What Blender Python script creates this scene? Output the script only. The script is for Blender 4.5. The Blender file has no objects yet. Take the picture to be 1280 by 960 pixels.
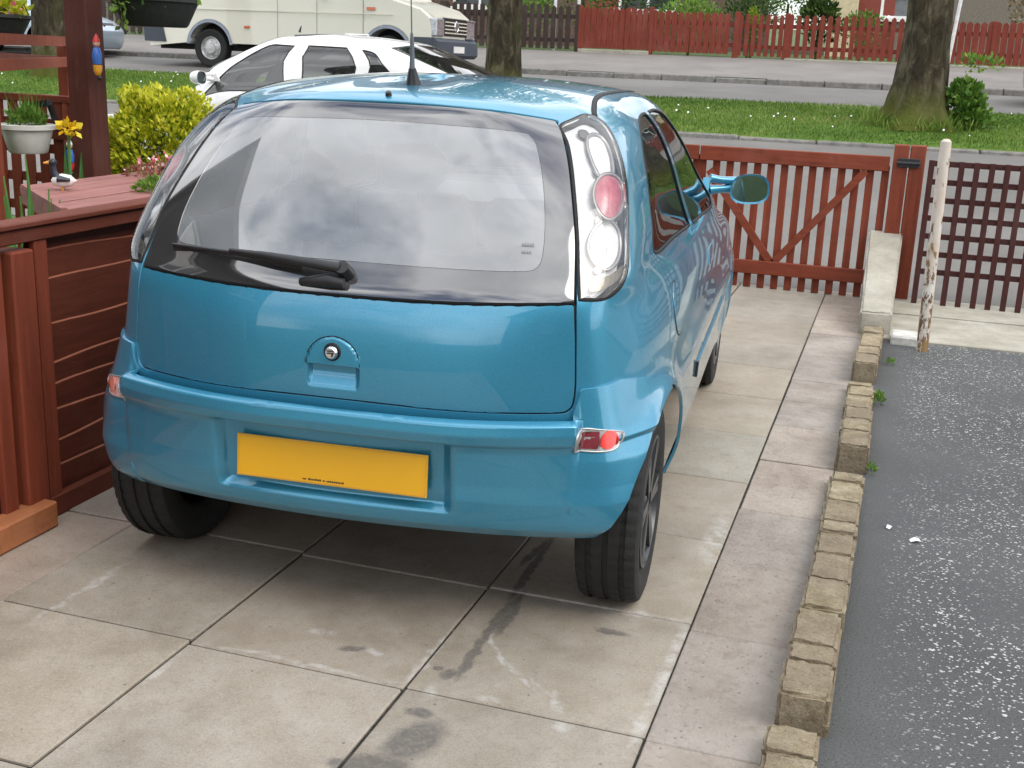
import bpy, bmesh, math, random
import numpy as np
from mathutils import Vector, Matrix
from mathutils.geometry import delaunay_2d_cdt
random.seed(7); RNG = np.random.default_rng(7)
PI = math.pi
sc = bpy.context.scene
COL = sc.collection
# ------------------------------------------------------------------ camera
cam_d = bpy.data.cameras.new('camera'); cam = bpy.data.objects.new('camera', cam_d); COL.objects.link(cam)
cam_d.sensor_width = 36.0; cam_d.lens = 1476.0/1280*36; cam_d.clip_end = 600; cam_d.clip_start = 0.05
Rw = [[0.9490953148323897, 0.31247444001072966, 0.039721627650152226],
      [0.11933363410549425, -0.23998975679702175, -0.9634128919646391],
      [-0.2915091201564231, 0.9191107881928412, -0.2650618642753806]]
Mc = Matrix(((Rw[0][0], -Rw[1][0], -Rw[2][0], 1.29572134),
             (Rw[0][1], -Rw[1][1], -Rw[2][1], -2.53902323),
             (Rw[0][2], -Rw[1][2], -Rw[2][2], 1.48856111), (0, 0, 0, 1)))
cam.matrix_world = Mc
sc.camera = cam
# ------------------------------------------------------------------ world, sun, exposure
SUN_EL, SUN_AZ = math.radians(48), math.radians(112)      # azimuth clockwise from +Y
w = bpy.data.worlds.new('World'); sc.world = w; w.use_nodes = True
nt = w.node_tree; N = nt.nodes; L = nt.links; N.clear()
out = N.new('ShaderNodeOutputWorld'); bg = N.new('ShaderNodeBackground'); bg.inputs['Strength'].default_value = 0.13
sky = N.new('ShaderNodeTexSky'); sky.sky_type = 'NISHITA'; sky.sun_disc = False
sky.sun_elevation = SUN_EL; sky.sun_rotation = SUN_AZ; sky.dust_density = 2.0
tc = N.new('ShaderNodeTexCoord'); mp = N.new('ShaderNodeMapping'); mp.inputs['Scale'].default_value = (1, 1, 1.8)
no = N.new('ShaderNodeTexNoise'); no.inputs['Scale'].default_value = 2.3; no.inputs['Detail'].default_value = 7; no.inputs['Roughness'].default_value = 0.55
cr = N.new('ShaderNodeValToRGB'); cr.color_ramp.elements[0].position = 0.36; cr.color_ramp.elements[1].position = 0.50
no2 = N.new('ShaderNodeTexNoise'); no2.inputs['Scale'].default_value = 3.4; no2.inputs['Detail'].default_value = 6
cr2 = N.new('ShaderNodeValToRGB'); e = cr2.color_ramp.elements
e[0].position = 0.34; e[0].color = (7.6, 7.8, 8.2, 1); e[1].position = 0.68; e[1].color = (12.5, 12.6, 12.8, 1)
mx = N.new('ShaderNodeMix'); mx.data_type = 'RGBA'
L.new(tc.outputs['Generated'], mp.inputs[0]); L.new(mp.outputs[0], no.inputs[0]); L.new(mp.outputs[0], no2.inputs[0])
L.new(no.outputs[0], cr.inputs[0]); L.new(no2.outputs[0], cr2.inputs[0])
L.new(cr.outputs[0], mx.inputs[0]); L.new(sky.outputs[0], mx.inputs[6]); L.new(cr2.outputs[0], mx.inputs[7])
L.new(mx.outputs[2], bg.inputs[0]); L.new(bg.outputs[0], out.inputs[0])
sd = bpy.data.lights.new('sun', 'SUN'); sd.energy = 1.0; sd.angle = math.radians(34); sd.color = (1, .96, .89)
so = bpy.data.objects.new('sun', sd); COL.objects.link(so)
dirv = Vector((math.sin(SUN_AZ)*math.cos(SUN_EL), math.cos(SUN_AZ)*math.cos(SUN_EL), math.sin(SUN_EL)))
so.rotation_euler = dirv.to_track_quat('Z', 'Y').to_euler()
sc.view_settings.view_transform = 'Standard'; sc.view_settings.look = 'None'
sc.view_settings.exposure = 0.74; sc.view_settings.gamma = 1.0
sc.render.engine = 'CYCLES'

# ------------------------------------------------------------------ material helpers
class NT:
    def __init__(s, name):
        s.m = bpy.data.materials.new(name); s.m.use_nodes = True
        s.t = s.m.node_tree; s.n = s.t.nodes; s.l = s.t.links
        s.b = s.n['Principled BSDF']
        s.co = None
    def coord(s, which='Object', scale=(1, 1, 1)):
        t = s.n.new('ShaderNodeTexCoord'); m = s.n.new('ShaderNodeMapping'); m.inputs['Scale'].default_value = scale
        s.l.new(t.outputs[which], m.inputs[0]); return m.outputs[0]
    def noise(s, vec, scale, detail=4, rough=.55, dist=0):
        n = s.n.new('ShaderNodeTexNoise'); n.inputs['Scale'].default_value = scale; n.inputs['Detail'].default_value = detail
        n.inputs['Roughness'].default_value = rough; n.inputs['Distortion'].default_value = dist
        s.l.new(vec, n.inputs[0]); return n.outputs[0]
    def ramp(s, fac, stops):
        r = s.n.new('ShaderNodeValToRGB'); el = r.color_ramp.elements
        while len(el) < len(stops): el.new(.5)
        for q, (p, c) in zip(el, stops):
            q.position = p; q.color = (*c, 1) if len(c) == 3 else c
        s.l.new(fac, r.inputs[0]); return r.outputs[0]
    def mix(s, fac, a, b, mode='MIX'):
        m = s.n.new('ShaderNodeMix'); m.data_type = 'RGBA'; m.blend_type = mode
        for i, v in ((0, fac), (6, a), (7, b)):
            if hasattr(v, 'links'): s.l.new(v, m.inputs[i])
            elif i == 0: m.inputs[0].default_value = v
            else: m.inputs[i].default_value = (*v, 1)
        return m.outputs[2]
    def math(s, op, a, b=0.0, c=None):
        m = s.n.new('ShaderNodeMath'); m.operation = op
        for i, v in enumerate((a, b) if c is None else (a, b, c)):
            if hasattr(v, 'links'): s.l.new(v, m.inputs[i])
            else: m.inputs[i].default_value = v
        return m.outputs[0]
    def bump(s, h, strength=.3, dist=.01):
        b = s.n.new('ShaderNodeBump'); b.inputs['Strength'].default_value = strength; b.inputs['Distance'].default_value = dist
        s.l.new(h, b.inputs['Height']); s.l.new(b.outputs[0], s.b.inputs['Normal'])
    def set(s, **k):
        for n, v in k.items():
            n = n.replace('_', ' ')
            if hasattr(v, 'links'): s.l.new(v, s.b.inputs[n])
            elif isinstance(v, tuple): s.b.inputs[n].default_value = (*v, 1)
            else: s.b.inputs[n].default_value = v
        return s.m
MATS = {}
def plain(name, col, rough=.6, metal=0., var=.18, scale=14, bump=.15, spec=.5, coat=0., bdist=.004):
    if name in MATS: return MATS[name]
    t = NT(name); v = t.coord()
    f = t.noise(v, scale, 5)
    c = t.ramp(f, [(.3, tuple(x*(1-var) for x in col)), (.7, tuple(min(1, x*(1+var)) for x in col))])
    if bump: t.bump(t.noise(v, scale*5, 3), bump, bdist)
    t.set(Base_Color=c, Roughness=rough, Metallic=metal, Specular_IOR_Level=spec, Coat_Weight=coat, Coat_Roughness=.06)
    MATS[name] = t.m; return t.m
def paint(name, col, metal=.45, rough=.32):
    if name in MATS: return MATS[name]
    t = NT(name); v = t.coord()
    fl = t.noise(v, 420, 3, .8)
    c = t.ramp(fl, [(.3, tuple(x*.78 for x in col)), (.7, tuple(min(1, x*1.22) for x in col))])
    dirt = t.noise(v, 3.2, 6, .6)
    r = t.ramp(dirt, [(.3, (rough,)*3), (.75, (rough+.1,)*3)])
    cr_ = t.ramp(dirt, [(.35, (.012,)*3), (.8, (.06,)*3)])
    t.set(Base_Color=c, Roughness=r, Metallic=metal, Coat_Weight=1.0, Coat_Roughness=cr_, Coat_IOR=1.5)
    MATS[name] = t.m; return t.m
def wood(name, col, along=0, var=.3, rough=.75):
    if name in MATS: return MATS[name]
    t = NT(name); s_ = [22, 22, 22]; s_[along] = 1.6
    v = t.coord(scale=tuple(s_)); f = t.noise(v, 1.5, 7, .6, .4)
    v2 = t.coord(); g = t.noise(v2, 2.3, 5)
    c = t.ramp(f, [(.25, tuple(x*(1-var) for x in col)), (.75, tuple(x*(1+var) for x in col))])
    pale = tuple(min(1, x*1.2+.03) for x in col)
    m = t.mix(t.ramp(g, [(.50, (0,)*3), (.72, (.65,)*3)]), c, pale); m = t.mix(t.ramp(t.noise(v2, 6.5, 6, .7), [(.56, (0,)*3), (.74, (.55,)*3)]), m, tuple(x*.42 for x in col)); m = t.mix(t.ramp(t.noise(v, 6, 4, .7), [(.62, (0,)*3), (.72, (.45,)*3)]), m, tuple(min(1, x*1.5+.05) for x in col))
    t.bump(f, .35, .004)
    t.set(Base_Color=m, Roughness=rough, Specular_IOR_Level=.35)
    MATS[name] = t.m; return t.m

BLUE = paint('light_blue_metallic_paint', (.036, .243, .385), .42, .3)
WHITEP = paint('white_car_paint', (.75, .75, .74), 0, .4)
CREAM = paint('cream_van_paint', (.66, .64, .54), 0, .45)
SILVER = paint('silver_blue_paint', (.40, .48, .56), .5, .35)
DARKP = paint('dark_car_paint', (.03, .035, .045), .3, .3)
RUBBER = plain('tyre_rubber', (.011, .011, .011), .8, 0, .25, 30, .2)
BLK = plain('black_plastic', (.015, .015, .017), .42, 0, .2, 30, .1)
SEAL = plain('black_rubber_seal', (.008, .008, .009), .7, 0, .1, 30, 0)
UNDER = plain('underbody_black', (.012, .012, .012), .85, 0, .3, 8, .3)
CHROME = plain('chrome', (.75, .75, .76), .12, 1.0, .04, 20, 0)
STEEL = plain('wheel_cover_grey', (.07, .075, .08), .35, .6, .15, 20, .05)
STEELL = plain('wheel_steel_pale', (.5, .5, .5), .4, .7, .15, 20, .05)
YPLATE = plain('yellow_number_plate', (.72, .37, .004), .3, 0, .03, 6, 0, .5, .4)
WPLATE = plain('white_number_plate', (.7, .7, .68), .35, 0, .03, 6, 0)
SEATM = plain('grey_seat_fabric', (.05, .055, .065), .9, 0, .25, 60, .3)
CERAMIC = plain('black_ceramic_glass', (.030, .029, .031), .04, 0, .1, 10, 0, 1.0, 1.0); CERAMIC.node_tree.nodes['Principled BSDF'].inputs['Coat IOR'].default_value = 1.9
def glass(name, tint, refl=.1, haze_dust=.0, haze_dust_c=(.4, .42, .45), rough=.02, dusted=None, ior=1.6):
    t = NT(name); n = t.n; l = t.l
    o = n['Material Output']; n.remove(t.b)
    tr = n.new('ShaderNodeBsdfTransparent'); tr.inputs[0].default_value = (*tint, 1)
    gl = n.new('ShaderNodeBsdfGlossy'); gl.inputs['Roughness'].default_value = rough
    fr = n.new('ShaderNodeFresnel'); fr.inputs[0].default_value = ior
    f2 = n.new('ShaderNodeMath'); f2.operation = 'MULTIPLY_ADD'; f2.inputs[1].default_value = 1.0; f2.inputs[2].default_value = refl; f2.use_clamp = True
    l.new(fr.outputs[0], f2.inputs[0])
    m1 = n.new('ShaderNodeMixShader'); l.new(f2.outputs[0], m1.inputs[0])
    di = n.new('ShaderNodeBsdfDiffuse'); di.inputs[0].default_value = (*haze_dust_c, 1)
    m0 = n.new('ShaderNodeMixShader'); l.new(tr.outputs[0], m0.inputs[1]); l.new(di.outputs[0], m0.inputs[2])
    v = t.coord(scale=(1, 1, 3)); nn = t.noise(v, 4, 6, .6)
    mm = t.math('MULTIPLY', t.ramp(nn, [(.3, (.7,)*3), (.7, (1.2,)*3)]), haze_dust); l.new(mm, m0.inputs[0])
    l.new(m0.outputs[0], m1.inputs[1]); l.new(gl.outputs[0], m1.inputs[2])
    l.new(m1.outputs[0], o.inputs[0]); MATS[name] = t.m; return t.m
GL_REAR = glass('dust_and_haze_rear_glass', (.95, .97, .97), .13, .24, (.72, .76, .80), .02)  # pale film colour also paints in the bright haze reflected by the pane
GL_SIDE = glass('tinted_side_glass', (.62, .68, .66), .05, .03, (.3, .3, .3), .01)
GL_FRONT = glass('clear_windscreen_glass', (.92, .95, .94), .03, .03, (.4, .4, .4), .01)
GL_LENS = glass('clear_lamp_lens', (.95, .95, .95), .03, .03, (.8, .8, .8), .02, ior=1.45)
LAMPW = plain('lamp_reflector_silver', (.92, .92, .93), .35, .0, .12, 35, .5, .5, 0, .003)
LAMPR = plain('red_lamp_lens', (.60, .17, .22), .18, 0, .15, 60, .2, .6, .8)
LAMPB = plain('bright_red_lens', (.75, .03, .02), .2, 0, .15, 60, .2, .6, .8)
LAMPD = plain('dark_red_lens', (.16, .02, .03), .2, 0, .15, 60, .2, .6, .8)
LAMPP = plain('faded_pink_lens', (.55, .30, .28), .25, 0, .25, 70, .3, .6, .6)
AMBER = plain('amber_lens', (.55, .12, .03), .25, 0, .15, 60, .1, .5, .5)
HEADL = plain('headlamp_glass', (.45, .47, .5), .12, .5, .4, 30, .4, .8, .9)
MIRR = plain('mirror_glass', (.30, .36, .38), .02, 1.0, .01, 5, 0)

WR = wood('red_brown_stained_wood_x', (.180, .036, .015), 0)
WRY = wood('red_brown_stained_wood_y', (.125, .027, .012), 1)
WRZ = wood('red_brown_stained_wood_z', (.185, .037, .016), 2)
WDARK = wood('dark_maroon_wood', (.050, .012, .010), 2)
WDX = wood('dark_maroon_wood_x', (.050, .012, .010), 0)
WBROWN = wood('old_dark_brown_wood', (.040, .026, .021), 2)
WFAR = wood('bright_red_stained_wood', (.170, .030, .016), 2)
WFARX = wood('bright_red_stained_wood_x', (.155, .028, .015), 0)
WORANGE = wood('orange_brown_plank', (.34, .12, .045), 1, .2)
WLID = wood('faded_pink_red_planks', (.27, .115, .10), 1, .3)

# ------------------------------------------------------------------ object helpers
def tag(o, label=None, cat=None, group=None, kind=None):
    if label: o['label'] = label
    if cat: o['category'] = cat
    if group: o['group'] = group
    if kind: o['kind'] = kind
    return o
def empty(name, loc=(0, 0, 0), rz=0, label=None, cat=None, group=None):
    o = bpy.data.objects.new(name, None); COL.objects.link(o); o.location = loc; o.rotation_euler = (0, 0, rz)
    o.empty_display_size = .1
    return tag(o, label, cat, group)
def kids(o): return [c for c in bpy.data.objects if c.parent == o]
def copy_tree(o, parent=None):
    c = o.copy(); COL.objects.link(c)
    if parent: c.parent = parent
    for ch in kids(o): copy_tree(ch, c)
    return c
def link(me, name, mat, parent=None, loc=None, smooth=False):
    o = bpy.data.objects.new(name, me); COL.objects.link(o)
    for m in (mat if isinstance(mat, (list, tuple)) else [mat]): me.materials.append(m)
    if smooth: me.shade_smooth()
    if parent: o.parent = parent
    if loc is not None: o.location = loc
    return o
class MB:
    def __init__(s): s.v = []; s.f = []; s.mi = []; s.cur = 0
    def add(s, vs, fs):
        b = len(s.v); s.v += [tuple(map(float, p)) for p in vs]
        for f in fs: s.f.append([b+i for i in f]); s.mi.append(s.cur)
        return s
    def box(s, x0, y0, z0, x1, y1, z1, M=None, bev=0):
        if bev and min(abs(x1-x0), abs(y1-y0), abs(z1-z0)) > 2.2*bev:
            bm = bmesh.new(); bmesh.ops.create_cube(bm, size=1)
            for q in bm.verts: q.co = Vector(((x0+x1)/2+q.co.x*(x1-x0), (y0+y1)/2+q.co.y*(y1-y0), (z0+z1)/2+q.co.z*(z1-z0)))
            bmesh.ops.bevel(bm, geom=list(bm.edges), offset=bev, segments=1, affect='EDGES')
            bmesh.ops.recalc_face_normals(bm, faces=bm.faces)
            vs = [(M @ q.co if M else q.co) for q in bm.verts]; fs = [[q.index for q in f.verts] for f in bm.faces]
            bm.free(); return s.add(vs, fs)
        vs = [Vector(p) for p in ((x0, y0, z0), (x1, y0, z0), (x1, y1, z0), (x0, y1, z0), (x0, y0, z1), (x1, y0, z1), (x1, y1, z1), (x0, y1, z1))]
        if M: vs = [M @ p for p in vs]
        return s.add(vs, [(0, 3, 2, 1), (4, 5, 6, 7), (0, 1, 5, 4), (1, 2, 6, 5), (2, 3, 7, 6), (3, 0, 4, 7)])
    def bar(s, a, b, wx, wy, up=(0, 0, 1)):       # box from a to b
        a = Vector(a); b = Vector(b); d = (b-a); z = d.normalized(); x = Vector(up).cross(z)
        if x.length < 1e-3: x = Vector((1, 0, 0)).cross(z) if abs(z.x) < .9 else Vector((0, 1, 0)).cross(z)
        x.normalize(); y = z.cross(x)
        vs = [p+x*i*wx/2+y*j*wy/2 for p in (a, b) for i, j in ((-1, -1), (1, -1), (1, 1), (-1, 1))]
        return s.add(vs, [(3, 2, 1, 0), (4, 5, 6, 7), (0, 1, 5, 4), (1, 2, 6, 5), (2, 3, 7, 6), (3, 0, 4, 7)])
    def tube(s, pts, r, n=10, cap=True):
        pts = [Vector(p) for p in pts]; rs = r if isinstance(r, (list, tuple)) else [r]*len(pts); vs = []; fs = []
        prev = None
        for i, p in enumerate(pts):
            d = (pts[min(i+1, len(pts)-1)]-pts[max(i-1, 0)]).normalized()
            x = prev if prev is not None else (Vector((0, 0, 1)) if abs(d.z) < .9 else Vector((1, 0, 0)))
            x = (x-d*x.dot(d)).normalized(); prev = x; y = d.cross(x)
            for k in range(n):
                a = 2*PI*k/n; vs.append(p+(x*math.cos(a)+y*math.sin(a))*rs[i])
        for i in range(len(pts)-1):
            for k in range(n): fs.append((i*n+k, i*n+(k+1) % n, (i+1)*n+(k+1) % n, (i+1)*n+k))
        if cap: fs.append(tuple(range(n))[::-1]); fs.append(tuple((len(pts)-1)*n+k for k in range(n)))
        return s.add(vs, fs)
    def lathe(s, prof, n=32, axis='z', c=(0, 0, 0), closed=False, mod=None):   # prof [(r,h)]
        vs = []; fs = []; m = len(prof)
        for k in range(n):
            a = 2*PI*k/n
            for j, (r, h) in enumerate(prof):
                if mod: r = mod(j, k, r)
                x, y = r*math.cos(a), r*math.sin(a)
                p = {'z': (x, y, h), 'x': (h, x, y), 'y': (y, h, x)}[axis]
                vs.append((p[0]+c[0], p[1]+c[1], p[2]+c[2]))
        for k in range(n):
            for j in range(m if closed else m-1):
                j2 = (j+1) % m; fs.append((k*m+j, ((k+1) % n)*m+j, ((k+1) % n)*m+j2, k*m+j2))
        return s.add(vs, fs)
    def prism(s, pts, axis, a0, a1):              # 2D pts swept along axis
        def P(u, v, a): return {'x': (a, u, v), 'y': (u, a, v), 'z': (u, v, a)}[axis]
        n = len(pts)
        vs = [P(u, v, a0) for u, v in pts]+[P(u, v, a1) for u, v in pts]
        fs = [tuple(range(n)), tuple(range(2*n-1, n-1, -1))]+[(i, n+i, n+(i+1) % n, (i+1) % n) for i in range(n)]
        return s.add(vs, fs)
    def build(s, name, mat, parent=None, loc=None, smooth=False, fix=True, angle=None):
        me = bpy.data.meshes.new(name); me.from_pydata(s.v, [], s.f); me.update()
        if any(s.mi):
            me.polygons.foreach_set('material_index', s.mi)
        if fix:
            bm = bmesh.new(); bm.from_mesh(me); bmesh.ops.recalc_face_normals(bm, faces=bm.faces); bm.to_mesh(me); bm.free()
        if angle:
            me.shade_smooth()
            me.set_sharp_from_angle(angle=math.radians(angle))
        return link(me, name, mat, parent, loc, smooth)

# ------------------------------------------------------------------ car surfaces
COLS = 13
def R(z, *p):
    return [(q[0], q[1], q[2] if len(q) > 2 else z) for q in p]
NET = np.array([
 R(.20, (0,.14),(.34,.16),(.60,.22),(.70,.30),(.765,.50,.24),(.775,1.0,.262),(.78,1.7,.262),(.78,2.4,.262),(.78,3.0,.25),(.75,3.35,.22),(.62,3.62),(.33,3.74),(0,3.76)),
 R(.35, (0,.09),(.34,.11),(.60,.165),(.715,.245),(.785,.47),(.795,1.0),(.80,1.7),(.80,2.4),(.80,3.0),(.77,3.4),(.64,3.68),(.34,3.79),(0,3.81)),
 R(.50, (0,.07),(.34,.09),(.605,.15),(.718,.235),(.79,.46),(.808,1.),(.812,1.7),(.812,2.4),(.805,3.0),(.77,3.42),(.64,3.70),(.34,3.80),(0,3.82)),
 R(.65, (0,.062),(.34,.08),(.608,.158),(.708,.255),(.778,.50),(.805,1.),(.812,1.7),(.81,2.4),(.80,3.0),(.76,3.42),(.63,3.66),(.34,3.75),(0,3.77)),
 R(.80, (0,.068),(.34,.085),(.602,.162),(.695,.275),(.765,.53),(.79,1.),(.80,1.7),(.797,2.4),(.78,2.95),(.70,3.3,.78),(.55,3.5,.765),(.32,3.60,.75),(0,3.63,.75)),
 R(.90, (0,.088),(.335,.105),(.592,.172),(.685,.285),(.74,.54),(.762,1.),(.772,1.7),(.765,2.4,.89),(.71,2.85,.885),(.62,3.02,.89),(.50,3.13,.89),(.28,3.21,.895),(0,3.25,.90)),
 R(.97, (0,.128),(.33,.142),(.585,.208),(.688,.305),(.718,.55),(.730,1.0),(.738,1.7),(.735,2.38,.96),(.698,2.66,.965),(.60,2.75,.97),(.48,2.85,.975),(.27,2.93,.98),(0,2.96,.98)),
 R(1.08,(0,.195),(.32,.21),(.57,.275),(.664,.368),(.698,.6),(.704,1.),(.70,1.65),(.685,2.2),(.64,2.42),(.57,2.56),(.45,2.66),(.25,2.74),(0,2.77)),
 R(1.20,(0,.275),(.30,.292),(.535,.37),(.634,.458),(.666,.68),(.668,1.05),(.66,1.6),(.645,2.0),(.61,2.18),(.54,2.31),(.42,2.41),(.24,2.48),(0,2.51)),
 R(1.30,(0,.355),(.28,.372),(.487,.46),(.580,.553),(.618,.77),(.621,1.1),(.613,1.5),(.60,1.8),(.57,1.95),(.50,2.08),(.40,2.17),(.22,2.24),(0,2.27)),
 R(1.36,(0,.415),(.26,.432),(.445,.525,1.345),(.530,.625,1.35),(.560,.83,1.36),(.56,1.12),(.56,1.45),(.55,1.7),(.52,1.83),(.46,1.94),(.36,2.02),(.2,2.09),(0,2.11,1.375)),
 R(1.40,(0,.50,1.393),(.24,.515,1.388),(.39,.605,1.378),(.45,.70,1.385),(.475,.88,1.398),(.48,1.12,1.405),(.48,1.4,1.405),(.47,1.6),(.44,1.72,1.395),(.39,1.81,1.395),(.31,1.88,1.395),(.18,1.94),(0,1.96)),
 R(1.42,(0,.72,1.412),(.14,.74),(.22,.78),(.25,.84,1.423),(.26,.95,1.427),(.26,1.12,1.43),(.26,1.3,1.43),(.25,1.42),(.24,1.48),(.21,1.53),(.17,1.56),(.1,1.59),(0,1.60,1.422)),
 R(1.435,(0,.95,1.425),(0,.96),(0,.98),(0,1.0),(0,1.05),(0,1.12),(0,1.2),(0,1.24),(0,1.27),(0,1.30),(0,1.32),(0,1.34),(0,1.35)),
], float)
class Surf:
    def __init__(s, net, bumps=()):
        s.z = net[:, 2, 2].copy() if True else None
        s.zr = np.array([.20,.35,.50,.65,.80,.90,.97,1.08,1.20,1.30,1.36,1.40,1.42,1.435]) if net.shape[0] == 14 else net[:, 0, 2]
        mir = net[:, 1:-1][:, ::-1]*np.array([-1, 1, 1])         # negative half t=-11..-1
        full = np.concatenate([mir, net], 1)                      # t = -11 .. 12
        s.t0 = -11; s.P = full; nr, nc = full.shape[:2]; s.nr, s.nc = nr, nc
        Pp = np.concatenate([full[:, -1:], full, full[:, :1]], 1)
        s.Pt = (Pp[:, 2:]-Pp[:, :-2])/2
        Pe = np.concatenate([2*full[:1]-full[1:2], full, full[-2:-1]*1.0], 0)
        # spine: mirror row in x gives flat crown
        Pe[-1] = (full[-2])*np.array([-1, 1, 1])
        s.Pv = (Pe[2:]-Pe[:-2])/2
        Q = np.concatenate([s.Pv[:, -1:], s.Pv, s.Pv[:, :1]], 1); s.Ptv = (Q[:, 2:]-Q[:, :-2])/2
        s.bumps = bumps
    def v_of(s, z): return np.interp(z, s.zr, np.arange(s.nr))
    def base(s, t, v):
        t = np.asarray(t, float); v = np.clip(np.asarray(v, float), 0, s.nr-1)
        tt = (t-s.t0) % s.nc; i = np.floor(tt).astype(int) % s.nc; a = (tt-np.floor(tt))[..., None]; i2 = (i+1) % s.nc
        j = np.minimum(np.floor(v).astype(int), s.nr-2); b = (v-j)[..., None]
        def H(x): return 2*x**3-3*x**2+1, -2*x**3+3*x**2, x**3-2*x**2+x, x**3-x**2
        h0, h1, g0, g1 = H(a)
        def row(j):
            f = h0*s.P[j, i]+h1*s.P[j, i2]+g0*s.Pt[j, i]+g1*s.Pt[j, i2]
            fv = h0*s.Pv[j, i]+h1*s.Pv[j, i2]+g0*s.Ptv[j, i]+g1*s.Ptv[j, i2]
            return f, fv
        f0, v0 = row(j); f1, v1 = row(j+1)
        k0, k1, m0, m1 = H(b)
        return k0*f0+k1*f1+m0*v0+m1*v1
    def nrm(s, t, v, F=None):
        F = F or s.base; e = .004
        v = np.clip(v, e, s.nr-1-e)
        du = F(t+e, v)-F(t-e, v); dv = F(t, v+e)-F(t, v-e)
        n = np.cross(du, dv); return n/np.maximum(np.linalg.norm(n, axis=-1, keepdims=True), 1e-9)
    def disp(s, fn):
        def F(t, v):
            p = s.base(t, v); n = s.nrm(t, v); return p+n*np.asarray(fn(p, t, v))[..., None]
        return F
    def rv(s, X, z):           # rear: t for |X| at z
        v = float(s.v_of(z)); sg = 1 if X >= 0 else -1; a, b = 0., 4.2
        for _ in range(40):
            m = (a+b)/2
            if s.base(np.array([m]), np.array([v]))[0, 0] < abs(X): a = m
            else: b = m
        return (sg*(a+b)/2, v)
    def sv(s, Y, z, side=1):   # side: t for Y at z
        v = float(s.v_of(z)); a, b = 2.0, 10.0
        for _ in range(40):
            m = (a+b)/2
            if s.base(np.array([m]), np.array([v]))[0, 1] < Y: a = m
            else: b = m
        return (side*(a+b)/2, v)
def spline(pts, n=8, closed=True, sharp=()):
    """Catmull-Rom through pts; indices in sharp are corners"""
    P = np.array(pts, float); m = len(P); o = []
    rng = range(m if closed else m-1)
    for i in rng:
        p1 = P[i]; p2 = P[(i+1) % m]
        p0 = P[(i-1) % m] if (closed or i > 0) else p1; p3 = P[(i+2) % m] if (closed or i+2 < m) else p2
        if i in sharp: p0 = 2*p1-p2
        if (i+1) % m in sharp: p3 = 2*p2-p1
        for k in range(n):
            x = k/n
            o.append(.5*((2*p1)+(-p0+p2)*x+(2*p0-5*p1+4*p2-p3)*x*x+(-p0+3*p1-3*p2+p3)*x**3))
    if not closed: o.append(P[-1])
    return np.array(o)
def pip(poly, pts):
    x, y = pts[:, 0], pts[:, 1]; c = np.zeros(len(pts), bool); n = len(poly); j = n-1
    for i in range(n):
        xi, yi = poly[i]; xj, yj = poly[j]
        if yi != yj:
            m = ((yi > y) != (yj > y)) & (x < (xj-xi)*(y-yi)/(yj-yi)+xi); c ^= m
        j = i
    return c
AS = 2.6     # t-unit to v-unit aspect in parameter space
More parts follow.
